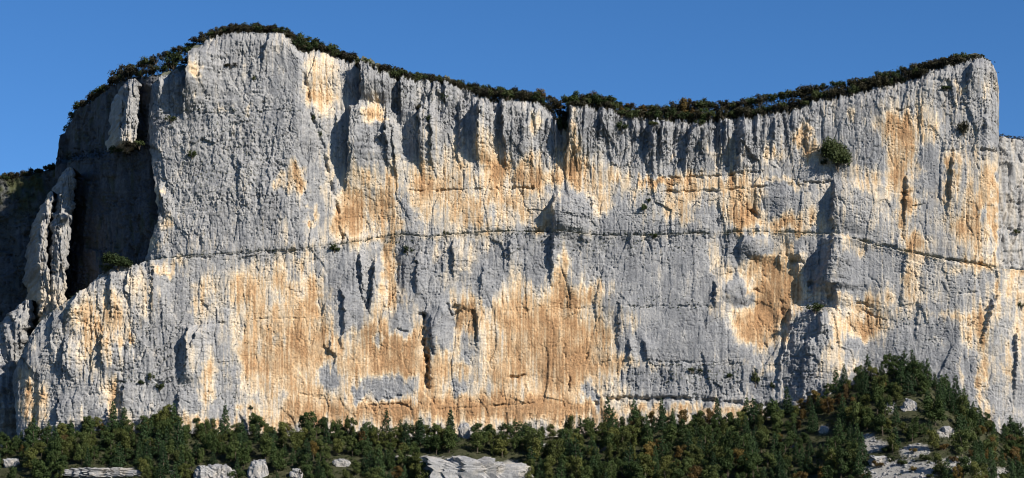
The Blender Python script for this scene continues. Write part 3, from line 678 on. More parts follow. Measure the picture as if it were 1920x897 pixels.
# free-standing ribs of rock that catch the sun in front of the shaded walls
def rib(name, label, spine, Y0, back, warm0, seed, n=(90, 60), tuck=0.0):
    a = np.array(spine, float)
    v = np.linspace(a[0, 1], a[-1, 1], n[0])
    cx = np.interp(v, a[:, 1], a[:, 0]) + 3.5 * noise(v / 18, v * 0, seed) + 2.2 * noise(v / 6, v * 0, seed + 1)
    hw = np.interp(v, a[:, 1], a[:, 2]) * (1 + 0.28 * noise(v / 14, v * 0, seed + 2) + 0.1 * noise(v / 4, v * 0, seed + 4))
    tt = np.linspace(-1, 1, n[1])
    U = cx[:, None] + hw[:, None] * np.sign(tt) * np.abs(tt) ** 0.8
    V = np.repeat(v[:, None], n[1], 1)
    Y = Y0 + 6.0 * np.abs(tt)[None] ** 2.2 * hw[:, None] / 12 + 0.10 * (a[-1, 1] - V) * 0.4 + tuck * sst(a[0, 1] + 0.82 * (a[-1, 1] - a[0, 1]), a[-1, 1], V) + 5 * (1 - sst(0, 22, V - a[0, 1])) ** 2
    D = 1.3 * relief(U, V, 1.0) + 2.4 * cells(U / 10, V / 46, seed + 3)[0]
    pos = P(U, V, Y); pos[..., 1] -= D
    cols = []
    for side, e in ((0, pos[:, :1]), (1, pos[:, -1:])):
        c = []
        for k in range(1, 13):
            q = e.copy(); q[..., 1] += back * k / 12.0; q[..., 0] += 3.0 * noise(q[..., 2] / 9, q[..., 1] * 0 + k * .6, seed + 5) - 0.34 * back * k / 12.0; c.append(q)
        cols.append(np.concatenate(c, 1))
    full = np.concatenate([cols[0][:, ::-1], pos, cols[1]], 1)
    cap = []
    for k, (dy, dz) in enumerate([(4, .6), (15, 1.0), (back, 2)]):
        q = full[0:1].copy(); q[..., 1] += dy; q[..., 2] += dz; cap.append(q)
    full = np.concatenate(cap[::-1] + [full], 0)
    uu, vv = UV(full)
    low = sst(0.55, 0.9, (vv - a[0, 1]) / (a[-1, 1] - a[0, 1]))
    me = mesh_from(name, full, grid_quads(*full.shape[:2], True), ROCK, {"warm": np.clip(warm0 + 0.2 * low + 0.25 * fbm(uu / 8, vv / 30, seed + 7), 0, 1), "tone": tone_of(uu, vv), "moss": moss_of(uu, vv, None) * .6})
    return tag(link(name, me), label, "rock pillar")
rib("rock_tower", "sunlit grey rock tower standing high in the shaded recess left of the buttress", [(248, 150, 8), (248, 160, 14), (245, 195, 16), (241, 235, 17), (239, 258, 16), (238, 272, 13), (238, 288, 10)], 9, 70, .17, 301, tuck=30.0)
rib("rock_pillar", "tall sunlit rock pillar rising before the dark left recess", [(133, 316, 5), (130, 330, 13), (125, 360, 16), (118, 400, 17), (114, 440, 16), (112, 480, 14), (110, 520, 15), (105, 600, 18)], 55, 105, .2, 311, (150, 60))
rib("rock_spur", "thin sunlit spur of rock against the left side of tall pillar", [(96, 358, 2), (94, 375, 6), (87, 410, 8), (80, 450, 8), (81, 490, 9), (86, 530, 10), (88, 600, 12)], 58, 105, .26, 321, (140, 40))
rib("rock_ridge", "low sunlit rock ridge at the left edge, below the shaded flank", [(52, 563, 7), (48, 578, 15), (38, 600, 26), (24, 625, 36), (8, 650, 46), (-10, 720, 60), (-16, 840, 70)], 58, 110, .17, 331, (150, 70))

# ------------------------------------------------------------------ ground: talus below the wall, valley, one sheet to the horizon
px_of_x = lambda x, y: 960 + FPX * x / ((y - CAM_Y) * CT + 90 * ST)
YF = -18.0
def foot_z(x):
    u = 960 + x / 0.4 * 1500 / (1500 + YF) * 0.985
    return P(u, TREETOP(u) + 27 - 14 * np.exp(-((u - 1680) / 150.0) ** 2), YF)[..., 2]
FOOT_X = np.linspace(-1200, 1200, 2401); FOOT_Z = foot_z(FOOT_X)
kern = np.ones(41) / 41
FOOT_S = np.convolve(np.pad(FOOT_Z, 20, mode='edge'), kern, 'valid')
def scree_of(u, v):
    n = fbm(u / 26, v / 18, 261, 3); s = np.zeros(np.shape(u))
    for cx, cy, rx, ry in [(1690, 888, 80, 26), (1635, 836, 26, 13), (1715, 846, 30, 13), (1785, 872, 46, 14), (1862, 888, 40, 10), (1630, 825, 16, 12), (1668, 765, 12, 10), (1776, 812, 16, 10)]:
        s = np.maximum(s, np.exp(-(((u - cx) / rx) ** 2 + ((v - cy) / ry) ** 2)))
    for cx, cy, rx, ry in [(790, 858, 60, 4), (1040, 835, 50, 5), (1130, 840, 24, 4), (960, 872, 24, 10), (200, 884, 66, 7), (330, 885, 14, 5), (640, 866, 18, 6), (545, 815, 8, 5), (1545, 805, 14, 8), (1490, 835, 6, 4)]:
        s = np.maximum(s, 0.75 * np.exp(-(((u - cx) / rx) ** 2 + ((v - cy) / ry) ** 2)))
    return sst(0.34, 0.5, s + 0.25 * n)
def ground_z(x, y):
    x = np.asarray(x, float); y = np.asarray(y, float)
    d = np.clip(YF - y, 0, None)
    zs = np.interp(x, FOOT_X, FOOT_Z); zm = np.interp(x, FOOT_X, FOOT_S)
    zf = zs + (zm - zs) * sst(0, 60, d)
    zf = zf + (-18 - zf) * sst(120, 500, d)
    drop = np.where(d < 170, 0.56 * d, 95 + 95 * (1 - np.exp(-(d - 170) * 0.56 / 95)))
    z = zf - drop + (1.3 * fbm(x / 22, y / 22, 271, 3) + 2.2 * noise(x / 60, y / 60, 273)) * sst(0, 20, d)
    z = z + sst(900, 1400, d) * (-122.5 - (-208)) * np.exp(-(x / 900) ** 2)
    return z
def build_ground():
    xs = np.unique(np.concatenate([np.linspace(-4000, -700, 34), np.linspace(-700, 700, 467), np.linspace(700, 4000, 34)]))
    ys = np.unique(np.concatenate([np.linspace(-4000, -1700, 14), np.linspace(-1700, -260, 60), np.linspace(-260, 20, 112), np.linspace(20, 4000, 24)]))
    X, Y = np.meshgrid(xs, ys)
    Z = ground_z(X, Y)
    Z = np.minimum(Z, np.where(Y > 25, 40, 1e9))
    pts = np.stack([X, Y, Z], -1)
    u, v = UV(pts)
    near = (Y > -300) & (Y < 20)
    me = mesh_from("ground", pts, grid_quads(*X.shape), GROUND, {"scree": np.where(near, scree_of(u, v), 0)}, smooth=True)
    return tag(link("ground", me), "wooded talus slope with pale scree below the cliff", kind="structure")
build_ground()
print("T build_ground", round(time.time()-T0,1))

# ------------------------------------------------------------------ boulders and outcrops
def rock_mesh(name, sx, sy, sz, seed, sub=4):
    import bmesh
    bm = bmesh.new(); bmesh.ops.create_icosphere(bm, subdivisions=sub, radius=1.0)
    co = np.array([v.co[:] for v in bm.verts])
    th = np.arctan2(co[:, 1], co[:, 0]); ph = co[:, 2]
    q = co * np.array([sx, sy, sz]) / sz; a_, b_ = q[:, 0] + 0.6 * q[:, 1], q[:, 2] - 0.5 * q[:, 1]
    n = 0.20 * fbm(a_ * .9 + 7, b_ * .9 + seed, seed, 4) + 0.16 * cells(a_ * 1.5, b_ * .9, seed + 3)[0] + 0.08 * cells(a_ * 4, b_ * 2.4, seed + 4)[0] + 0.04 * cells(a_ * 9, b_ * 6, seed + 6)[0]
    n = n - 0.10 * np.exp(-(cells(a_ * 2.2, b_ * 1.1, seed + 8)[1] / .09) ** 2)
    sq = np.sign(co) * np.abs(co) ** 0.72
    co2 = sq * (1 + n)[:, None] * np.array([sx, sy, sz])
    for v, c in zip(bm.verts, co2): v.co = c
    me = bpy.data.meshes.new(name); bm.to_mesh(me); bm.free()
    me.materials.append(ROCK_PALE)
    return me

def on_ground(u, v):
    """point of the talus slope that lies at wall coordinates u, v"""
    ys = np.linspace(-19, -240, 900)
    p = P(np.full(900, u), np.full(900, v), ys)
    g = ground_z(p[:, 0], p[:, 1])
    k = np.argmax(g >= p[:, 2] - 0.0) if (g[0] < p[0, 2]) else np.argmax(g <= p[:, 2])
    return p[k]
OUTCROPS = [
    (888, 886, 90, 26, "broad pale rock outcrop at the lower edge below the white streaked wall", "rock_outcrop"),
    (404, 888, 32, 16, "rounded pale outcrop at the bottom edge, left of centre", "rock_outcrop"),
    (484, 880, 17, 17, "small steep outcrop right of the rounded pale outcrop", "rock_outcrop"),
    (555, 890, 11, 9, "little pale boulder at the bottom edge below the ochre wall", "boulder"),
    (872, 806, 12, 14, "single pale boulder among the treetops at the foot of white streaked wall", "boulder"),
    (1705, 760, 14, 11, "squarish pale boulder high on the wooded knoll", "boulder"),
    (1648, 864, 18, 8, "low pale rock slab at the head of the scree", "boulder"),
    (1776, 808, 10, 8, "small pale boulder on the right slope of the knoll", "boulder"),
    (640, 868, 15, 7, "flat pale rock among the trees below the ochre wall", "boulder"),
    (1545, 806, 9, 6, "small rock at the left foot of the knoll", "boulder"),
    (190, 886, 62, 8, "long low pale rock shelf at the bottom left", "rock_outcrop"),
    (20, 868, 14, 8, "small grey rock at the bottom left corner", "boulder"),
]
HOLES = []
for k, (u, v, w, h, lab, nm) in enumerate(OUTCROPS):
    p = on_ground(u, min(v + h * 0.6, 935))
    sx, sz = w * 0.4, h * 0.4
    me = rock_mesh(nm, sx, max(sx * (0.3 if w > 50 else 0.55), sz * 0.8), sz * 1.25, 400 + 7 * k, 5 if w > 30 else 4)
    o = link(nm, me); o.location = (p[0], p[1], p[2] + sz * 0.3)
    tag(o, lab, "outcrop" if "outcrop" in nm else "boulder")
    HOLES.append((u, v, w, h))

# ------------------------------------------------------------------ plants
def leaves(cent, rad, n, size, rng, flat=0.75, shell=0.55):
    cent = np.array(cent, float); rad = np.array(rad, float)
    wgt = rad ** 2; wgt /= wgt.sum()
    k = rng.choice(len(cent), n, p=wgt)
    d = rng.normal(size=(n, 3)); d /= np.linalg.norm(d, axis=1)[:, None]
    rr = rad[k] * (shell + (1 - shell) * rng.random(n) ** 0.6) * (1 + 0.18 * rng.normal(size=n))
    c = cent[k] + d * rr[:, None] * np.array([1, 1, flat])
    nrm = d + 0.55 * rng.normal(size=(n, 3)) + np.array([0, 0, 0.25]); nrm /= np.linalg.norm(nrm, axis=1)[:, None]
    t = np.cross(nrm, rng.normal(size=(n, 3))); t /= np.linalg.norm(t, axis=1)[:, None]
    b = np.cross(nrm, t)
    s = (size * (0.6 + 0.8 * rng.random(n)))[:, None]
    a = 0.55 + 0.4 * rng.random((n, 1))
    q = np.stack([c - t * s, c - b * s * a, c + t * s, c + b * s * a], 1)
    return q.reshape(-1, 3)

def cloud_mesh(name, q, mat):
    return mesh_from(name, q, np.arange(len(q)).reshape(-1, 4), mat)

def tube(pts, rads, sides=6):
    pts = np.array(pts, float); V = []; F = []
    for p, r in zip(pts, rads):
        for k in range(sides):
            a = 2 * math.pi * k / sides; V.append((p[0] + r * math.cos(a), p[1] + r * math.sin(a), p[2]))
    for i in range(len(pts) - 1):
        for k in range(sides):
            F.append((i * sides + k, i * sides + (k + 1) % sides, (i + 1) * sides + (k + 1) % sides, (i + 1) * sides + k))
    return V, F

def trunk_mesh(name, h, r, rng, limbs):
    V, F = tube([(0, 0, -1.5), (0.05, 0, 0), (0.1 * rng.normal(), 0.1 * rng.normal(), h * .4), (0.3 * rng.normal(), 0.3 * rng.normal(), h * .85)], [r * 1.4, r * 1.15, r * .75, r * .2])
    for c in limbs:
        z0 = min(h * 0.6, max(h * 0.2, c[2] * 0.6))
        v, f = tube([(0, 0, z0), (c[0] * .5, c[1] * .5, (z0 + c[2]) / 2 + .2), (c[0] * .9, c[1] * .9, c[2])], [r * .45, r * .3, r * .1], 4)
        F += [tuple(i + len(V) for i in q) for q in f]; V += v
    return mesh_from(name, np.array(V), np.array(F), BARK)

def proto_broad(seed, leafmats):
    rng = np.random.default_rng(seed)
    h = 11.0; cent = []; rad = []
    nclump = int(rng.integers(11, 17)); lean = rng.normal(size=2) * .5
    for k in range(nclump):
        z = 2.4 + 7.6 * (k + rng.random()) / nclump
        env = 3.6 * math.sqrt(max(0.05, 1 - ((z - 5.4) / 5.8) ** 2)) * (0.8 + 0.35 * rng.random())
        a = rng.random() * 6.28; q = env * (0.25 + 0.75 * rng.random())
        cent.append((q * math.cos(a) + lean[0] * z / 8, q * math.sin(a) + lean[1] * z / 8, z)); rad.append(1.15 + 0.95 * rng.random())
    q = leaves(cent, rad, 2100, 0.31, rng)
    tr = trunk_mesh("trunk", h, 0.26, rng, cent[:6])
    return [(cloud_mesh("crown", q, m), tr) for m in leafmats]

def proto_pine(seed):
    rng = np.random.default_rng(seed)
    h = 12.5; cent = []; rad = []
    for k in range(30):
        f = (k + rng.random()) / 30; z = 1.6 + 10.6 * f
        w = 3.3 * (1 - f) ** 0.8 * (0.75 + 0.5 * rng.random()) + 0.25
        a = k * 2.4 + rng.random(); cent.append((w * .7 * math.cos(a), w * .7 * math.sin(a), z - 0.25 * w)); rad.append(0.45 + 0.42 * w)
    q = leaves(cent, rad, 1700, 0.29, rng, 0.55, 0.3)
    return (cloud_mesh("crown", q, LEAF['pine']), trunk_mesh("trunk", h, 0.24, rng, []))

BROAD = [proto_broad(500 + k, [LEAF['oak'], LEAF['autumn'], LEAF['scrub'], LEAF['yellowing']]) for k in range(7)]
PINE = [proto_pine(540 + k) for k in range(4)]
def bush_mesh(seed, mat, n_leaf=760, size=0.085):
    rng = np.random.default_rng(seed); cent = []; rad = []
    for k in range(8):
        a = rng.random() * 6.28; q = 0.75 * rng.random() ** .5
        cent.append((q * math.cos(a), q * math.sin(a), 0.35 + 0.75 * rng.random())); rad.append(0.28 + 0.22 * rng.random())
    q = leaves(cent, rad, n_leaf, size, rng, 0.85, 0.25)
    V, F = [], []
    for k in range(5):
        c = cent[k]; v, f = tube([(0, 0, -.3), (c[0] * .5, c[1] * .5, c[2] * .5), c], [.035, .025, .01], 4)
        F += [tuple(i + len(V) for i in qq) for qq in f]; V += v
    n = len(q)
    quads = np.concatenate([np.arange(n).reshape(-1, 4), np.array(F) + n])
    me = mesh_from("shrub", np.concatenate([q, np.array(V)]), quads, mat)
    me.materials.append(BARK)
    mi = np.zeros(len(quads), np.int32); mi[n // 4:] = 1
    me.polygons.foreach_set("material_index", mi)
    return me
BUSH = {k: [bush_mesh(600 + 10 * i + j, LEAF[k]) for j in range(4)] for i, k in enumerate(('scrub', 'green', 'autumn'))}

# woodland on the talus -----------------------------------------------------------
rng = np.random.default_rng(77)
cand = []
sp = 10.2
for i in range(-45, 46):
    for j in [0, 0.35] + list(range(1, 21)):
        x = (i + (j % 2) * .5 + (.25 if j == .35 else 0)) * sp + rng.normal() * 1.9
        y = YF - 1 - j * sp * 0.95 + rng.normal() * 1.9
        if y > YF: y = YF - rng.random()
        z = float(ground_z(x, y))
        u, v = UV((x, y, z))
        if u < -25 or u > 1945 or v > 922: continue
        cand.append((x, y, z, float(u), float(v)))
trees = []
for x, y, z, u, v in cand:
    if float(scree_of(np.array(u), np.array(v))) > 0.5 or float(scree_of(np.array(u), np.array(v - 12))) > 0.7 and rng.random() < .7: continue
    hide = False
    for hu, hv, hw, hh in HOLES:
        if abs(u - hu) < hw * 1.0 + 8 and hv - hh * 0.9 < v < hv + hh + 40: hide = True
    if hide: continue
    cl = float(noise(u / 90, v / 40, 281)); r = rng.random()
    pa = 0.03 + 0.09 * (u > 1120) + (0.25 if (1490 < u < 1570 and 735 < v < 840) else 0) + (.08 if 1800 < u < 1880 else 0)
    if r < pa: kind = 'autumn'
    elif r < pa + 0.30 + 0.25 * cl + (0.25 if 1560 < u < 1800 and v < 800 else 0): kind = 'pine'
    else: kind = 'yellowing' if rng.random() < 0.34 + 0.3 * cl else 'oak'
    trees.append((x, y, z, u, v, kind))
print("TREES", len(cand), len(trees), {k: sum(t[5] == k for t in trees) for k in ('oak', 'pine', 'autumn')})

LAND = [(-99, 110, "the cliff's left end"), (110, 260, "the left ochre cleft"), (260, 350, "the grey left wall"), (350, 450, "the pale left streak"), (450, 560, "the ochre wall's left"),
        (560, 680, "the ochre wall's right"), (680, 790, "the grey ochre-wall patch"), (790, 900, "the long dark slot"), (900, 1010, "the white streaked wall"), (1010, 1130, "the dark ochre hollow"),
        (1130, 1240, "the small cave"), (1240, 1360, "the smooth grey slab"), (1360, 1460, "the black base overhang"), (1460, 1570, "the dark grey buttress"), (1570, 1650, "the knoll's left slope"), (1650, 1740, "the knoll's crest"),
        (1740, 1830, "the knoll's right slope"), (1830, 2000, "the right edge streak")]
ORD = ["first", "second", "third", "fourth", "fifth", "sixth", "seventh", "eighth", "ninth", "tenth", "eleventh", "twelfth", "thirteenth", "fourteenth", "fifteenth", "sixteenth", "seventeenth", "eighteenth", "nineteenth", "twentieth"]
KN = {'oak': ("broadleaf_tree", "dark green tree", "dark green broadleaf trees on the talus"), 'pine': ("pine_tree", "pointed dark pine", "pointed pines on the talus"), 'yellowing': ("yellowing_tree", "yellowish green tree", "yellowish green trees on the talus"), 'autumn': ("autumn_tree", "rusty autumn tree", "rusty autumn trees on the talus")}
buckets = {}
for t in trees:
    d = YF - t[1]
    row = 0 if d < 26 else (1 if d < 62 else 2)
    li = [k for k, l in enumerate(LAND) if l[0] <= t[3] < l[1]][0]
    buckets.setdefault((t[5], li, row), []).append(t)
ROWT = ["at rock foot below", "mid slope below", "low slope below"]
count = {'yellowing': 0, 'oak': 0, 'pine': 0, 'autumn': 0}
for (kind, li, row), lst in sorted(buckets.items()):
    lst.sort(key=lambda t: t[3])
    for k, (x, y, z, u, v, _) in enumerate(lst):
        nm, kd, grp = KN[kind]
        s = 0.80 + 0.72 * rng.random() ** 1.4
        if kind == 'autumn': s *= 0.82
        if row == 0 and kind != 'pine': s *= 0.85
        if 1480 < u < 1900: s *= 0.95
        e = bpy.data.objects.new(nm, None); COL.objects.link(e)
        e.location = (x, y, z - 0.4); e.rotation_euler = (0, 0, rng.random() * 6.28)
        e.scale = (s * (0.9 + .3 * rng.random()), s * (0.9 + .3 * rng.random()), s * (0.95 + .5 * rng.random()))
        e.empty_display_size = 1
        if kind == 'pine': cm, tm = PINE[rng.integers(len(PINE))]
        else: cm, tm = BROAD[rng.integers(len(BROAD))][{'oak': 0, 'autumn': 1, 'yellowing': 3}[kind]]
        link("crown", cm, e); link("trunk", tm, e)
        o_ = "only one" if len(lst) == 1 else ORD[min(k, 19)] + " from left"
        where = ["highest on", "halfway down", "lowest on"][row] if "knoll" in LAND[li][2] else ROWT[row]
        lab = (kd + " " + where + " " + LAND[li][2]) + ("" if len(lst) == 1 else ", " + o_)
        tag(e, lab, "tree", grp); count[kind] += 1

# undergrowth between the trees: countless, one mass
def build_understory():
    qs = []
    r2 = np.random.default_rng(91); n = 0
    xs = r2.uniform(-430, 430, 10500); ys = YF - r2.random(10500) * 185; zs = ground_z(xs, ys)
    us, vs = UV(np.stack([xs, ys, zs], -1)); scs = scree_of(us, vs)
    for x, y, z, u, v, sc in zip(xs, ys, zs, us, vs, scs):
        if u < -20 or u > 1940 or v > 930: continue
        if r2.random() < sc * .93: continue
        if any(abs(u - hu) < hw * .9 and hv - hh < v < hv + hh + 6 for hu, hv, hw, hh in HOLES): continue
        s = 0.7 + 1.9 * r2.random() ** 1.5
        c = [(x + s * .6 * r2.normal(), y + s * .6 * r2.normal(), z + s * (.3 + .5 * r2.random())) for _ in range(3)]
        qs.append(leaves(c, [s * .7] * 3, 34, 0.32, r2)); n += 1
    q = np.concatenate(qs)
    ob = link("undergrowth", cloud_mesh("undergrowth", q, LEAF['green']))
    tag(ob, "low dark undergrowth covering the talus between the trees", "undergrowth", kind="stuff")
build_understory()
print("T build_understory", round(time.time()-T0,1))

# scrub and small trees along the rim -------------------------------------------------------
def surf_point(name, u, v):
    U, V, p = SURF[name]
    j = int(np.argmin(np.abs(U[0] - u)))
    i = int(np.argmin(np.abs(V[:, j] - v)))
    return p[i, j]

def put(name, me, loc, s, lab, cat, grp, sz=1.0):
    o = link(name, me); o.location = loc; o.rotation_euler = (0, 0, rng.random() * 6.28)
    o.scale = (s * (.9 + .4 * rng.random()), s * (.9 + .4 * rng.random()), s * sz * (.8 + .4 * rng.random()))
    tag(o, lab, cat, grp); return o

RIMS = [(-20, 112, "shaded_flank", "on the crest of the far-left flank"), (118, 262, "left_cliff", "on the rim of the shaded recess"), (262, 395, "left_cliff", "on the rim behind the left shoulder"), (395, 560, "upper_cliff", "on the highest summit"), (560, 740, "upper_cliff", "on the steep rim right of the summit"),
        (740, 900, "upper_cliff", "on the rim above the blocky grey steps"), (900, 1046, "upper_cliff", "on the rim left of the notch"), (1046, 1200, "upper_cliff", "on the rim just right of the notch"), (1200, 1330, "upper_cliff", "on the lowest dip of the rim"),
        (1330, 1490, "upper_cliff", "on the rim above the fluted grey wall"), (1490, 1650, "upper_cliff", "on the rising rim above the lone dark bush"), (1650, 1856, "upper_cliff", "on the rim of the right-hand prow")]
for u0, u1, nm, where in RIMS:
    spots = []
    u = u0 + 3
    while u < u1 - 2:
        for back in (0, 1):
            uu = u + rng.normal() * 3
            p = surf_point(nm, uu, -999)
            veg = P(uu, VEG(uu) - 4, p[1] + 8)
            gap = veg[2] - p[2]                      # how far the scrub rises over the rock edge
            if gap < 1.5 and back: continue
            gap = max(gap, 1.6)
            h = min(gap * (0.66 if back else 0.55), 7.5) * (0.75 + 0.5 * rng.random())
            z = p[2] + (max(gap * .9 - h, gap * .2) if back else -0.2 + gap * 0.1)
            y = p[1] + (7 + rng.random() * 6 if back else 0.8 + 2.5 * rng.random())
            spots.append((uu, p[0], y, z, h, back))
        u += 11.0 + rng.random() * 3
    spots.sort()
    nums = [0, 0]; tot = [sum(s[5] == b for s in spots) for b in (0, 1)]
    for uu, x, y, z, h, back in spots:
        red = 1030 < uu < 1360 and rng.random() < .25
        k = 'autumn' if red and back else ('green' if rng.random() < .35 else 'scrub')
        i = nums[back]; nums[back] += 1
        row = "back row shrub" if back else "front row shrub"
        half = "from left" if i < (tot[back] + 1) // 2 else "from right"
        idx = i if half == "from left" else tot[back] - 1 - i
        put("rim_shrub", BUSH[k][rng.integers(4)], (x, y, z), h / 1.35, "dark %s %s, %s %s" % (row, where, ORD[idx], half), "shrub", "scrub along the cliff rim", 1.0)

# the mass of scrub that covers the plateau behind the rim
def build_scrub():
    qs = []; r2 = np.random.default_rng(95)
    def clump(x, y, z, s, n=22):
        c = [(x + s * .7 * r2.normal(), y + s * .5 * r2.normal(), z + s * (.2 + .5 * r2.random())) for _ in range(3)]
        qs.append(leaves(c, [s * .7] * 3, n, 0.30, r2, .8, .3))
    for u in np.arange(120, 1868, 2.6):
        nm = "left_cliff" if u < 395 else "upper_cliff"
        p = surf_point(nm, u, -999)
        gap = max(P(u, VEG(u) - 4, p[1] + 8)[2] - p[2], 0.8)
        for f in np.arange(0.02, 0.92, 0.085 if gap > 5 else 0.2):
            clump(p[0] + r2.normal(), p[1] + 0.6 + 14 * f + r2.normal() * .6, p[2] - .5 + gap * f * 0.84, min(.7 + gap * .12, 1.5) * (.7 + .5 * r2.random()))
    for u in np.arange(-60, 160, 3.0):
        p = surf_point("shaded_flank", u, -999)
        for f in (0, .35, .7, 1): clump(p[0] + r2.normal(), p[1] + 10 * f, p[2] + 3.0 * f - 1.0, 1.5 + r2.random())
    for u in np.arange(1876, 1960, 3.0):
        p = surf_point("far_cliff", u, -999)
        for f in (0, .5, 1): clump(p[0] + r2.normal(), p[1] + 2 + 6 * f, p[2] + 3.4 * f, 1.2 + .6 * r2.random())
    # wooded shaded flank and ledge of the recess
    for _ in range(700):
        u = r2.uniform(-60, 170); v = r2.uniform(330, 620)
        if r2.random() < sst(380, 560, v) * .7: continue
        p = surf_point("shaded_flank", u, v); clump(p[0], p[1] - .8, p[2], 1.2 + 1.2 * r2.random(), 26)
    for _ in range(240):
        u = r2.uniform(118, 280); v = np.interp(u, [106, 150, 200, 280], [300, 290, 282, 262]) + r2.normal() * 8 + 3
        p = surf_point("left_cliff", u, v); clump(p[0], p[1] - .8, p[2], .9 + .9 * r2.random(), 26)
    ob = link("rim_scrub", cloud_mesh("rim_scrub", np.concatenate(qs), LEAF['scrub']))
    tag(ob, "dense dark scrub covering the plateau rim and shaded ledges", "scrub", kind="stuff")
build_scrub()
print("T build_scrub", round(time.time()-T0,1))

# trees on the dip of the rim
RIMTREES = [(955, 30), (985, 26), (1010, 34), (1050, 46), (1075, 34), (1106, 34), (1140, 30), (1166, 26), (1178, 30), (1200, 26), (1236, 32), (1262, 30), (1286, 46), (1302, 40), (1320, 38), (1348, 36), (1375, 34), (1400, 34), (735, 24), (790, 16), (690, 20), (660, 20), (1690, 16), (1745, 20)]
for k, (u, h) in enumerate(RIMTREES):
    nm, where = [(r[2], r[3]) for r in RIMS if r[0] <= u < r[1]][0]
    p = surf_point(nm, u, -999)
    e = bpy.data.objects.new("rim_tree", None); COL.objects.link(e)
    hh = h * 0.4; zz = min(p[2] + .2, P(u, VEG(u) - 3, p[1] + 9)[2] - hh * .85)
    e.location = (p[0], p[1] + 7 + rng.random() * 3, max(zz, p[2] - 2)); s = hh / 11.0
    e.rotation_euler = (0, 0, rng.random() * 6.28); e.scale = (s, s, s)
    kind = 1 if k in (2, 5, 7, 12, 13) else 2 if k % 2 else 0
    cm, tm = BROAD[k % 7][kind]
    link("crown", cm, e); link("trunk", tm, e)
    same = [q for q in RIMTREES if [r[3] for r in RIMS if r[0] <= q[0] < r[1]][0] == where]; same.sort()
    idx = same.index((u, h))
    tag(e, "small %s tree %s%s" % (["dark green", "reddish brown", "brownish green"][kind], where, "" if len(same) == 1 else ", %s tree from left" % ORD[idx]), "tree", "trees on the cliff rim")

# single bushes growing on the walls ---------------------------------------------------------
WALLBUSH = [
    (240, 276, 20, 16, "dark bush at the foot of the high sunlit tower", "@10"), (218, 284, 16, 14, "dark bush left of the high tower's foot", "@30"), (262, 272, 14, 16, "dark bush right of the high tower's foot", "@16"),
    (1570, 296, 34, 48, "big round dark bush hanging high on the right wall", "upper_cliff"), (1545, 306, 12, 10, "small bush at the left foot of the big hanging bush", "upper_cliff"),
    (836, 440, 7, 14, "small bush on the ledge below the pale ochre wall", "upper_cliff"), (1133, 442, 9, 14, "round bush on the ledge right of the grey block", "upper_cliff"), (1327, 441, 7, 10, "small bush on the ledge below the layered ochre band", "upper_cliff"),
    (955, 434, 6, 8, "tiny bush on the ledge left of the grey block", "upper_cliff"), (1060, 440, 7, 8, "tiny bush on the ledge under the grey block", "upper_cliff"), (1270, 442, 7, 7, "tiny bush on the ledge under the banded wall", "upper_cliff"), (1225, 444, 10, 9, "low bush on the ledge at mid wall", "lower_cliff"),
    (628, 468, 13, 14, "bush on the ledge where the big gully meets it", "lower_cliff"), (765, 472, 10, 14, "dark bush just below the ledge beside the ochre column", "lower_cliff"), (224, 496, 34, 24, "wide dark bush on the shoulder below the shaded recess", "lower_cliff"), (200, 506, 16, 14, "small bush left of the wide shoulder bush", "lower_cliff"),
    (1417, 712, 10, 26, "narrow upright bush on the lower grey wall", "lower_cliff"), (1300, 696, 16, 8, "low bush on the grassy lower shelf", "lower_cliff"), (1370, 705, 9, 10, "little bush left of the narrow upright bush", "lower_cliff"), (1526, 584, 22, 16, "dark bush on top of the dark grey buttress", "lower_cliff"),
    (1447, 725, 6, 14, "tiny bush at the left edge of dark grey buttress", "lower_cliff"), (1806, 242, 14, 26, "dark bush in the gully on the prow", "upper_cliff"), (1776, 166, 12, 10, "small bush under the ochre niche near the prow top", "upper_cliff"), (834, 186, 10, 14, "bush among the blocky steps below the rim", "upper_cliff"),
    (785, 206, 12, 14, "dark bush in the gully right of the tall grey pillar", "upper_cliff"), (1166, 242, 14, 18, "yellowish bush in the notch below the rim", "upper_cliff"), (432, 124, 16, 8, "brownish bush on the summit block's upper ledge", "upper_cliff"), (360, 292, 10, 14, "bush on the grey buttress, left of its middle", "upper_cliff"),
    (476, 148, 6, 8, "tiny bush on the summit block", "upper_cliff"), (588, 222, 7, 20, "green bush in the gully beside the summit buttress", "upper_cliff"), (600, 252, 6, 16, "narrow green bush lower in the same gully", "upper_cliff"), (300, 728, 10, 12, "bush on the left lower shelf", "lower_cliff"), (264, 718, 8, 8, "small bush left on the lower shelf", "lower_cliff"),
    (282, 708, 7, 12, "upright bush above the left lower shelf", "lower_cliff"), (1208, 392, 10, 16, "bush in the grey stripe below mid rim", "upper_cliff"), (1216, 378, 6, 8, "tiny bush above the one in the grey stripe", "upper_cliff"), (471, 766, 5, 8, "tiny round bush at the foot of the ochre wall", "lower_cliff"), (1053, 240, 12, 30, "dark bush filling the notch in the rim", "upper_cliff"),
    (1225, 238, 14, 10, "bush on the rim dip, in front", "upper_cliff"), (1310, 236, 14, 10, "bush just under the rim above the fluted wall", "upper_cliff"), (1905, 436, 10, 8, "small bush on the far cliff's ledge", "far_cliff"), (1915, 575, 8, 14, "bush by the right edge on the lower wall", "lower_cliff"), (370, 790, 8, 12, "small bush at the foot of the pale streak", "lower_cliff"),
    (320, 225, 14, 10, "bush on the shoulder ledge of the buttress", "upper_cliff"), (806, 232, 9, 14, "bush low in the gully under the blocky steps", "upper_cliff"),
]
DENSE = bush_mesh(655, LEAF['green'], 4200, 0.055)
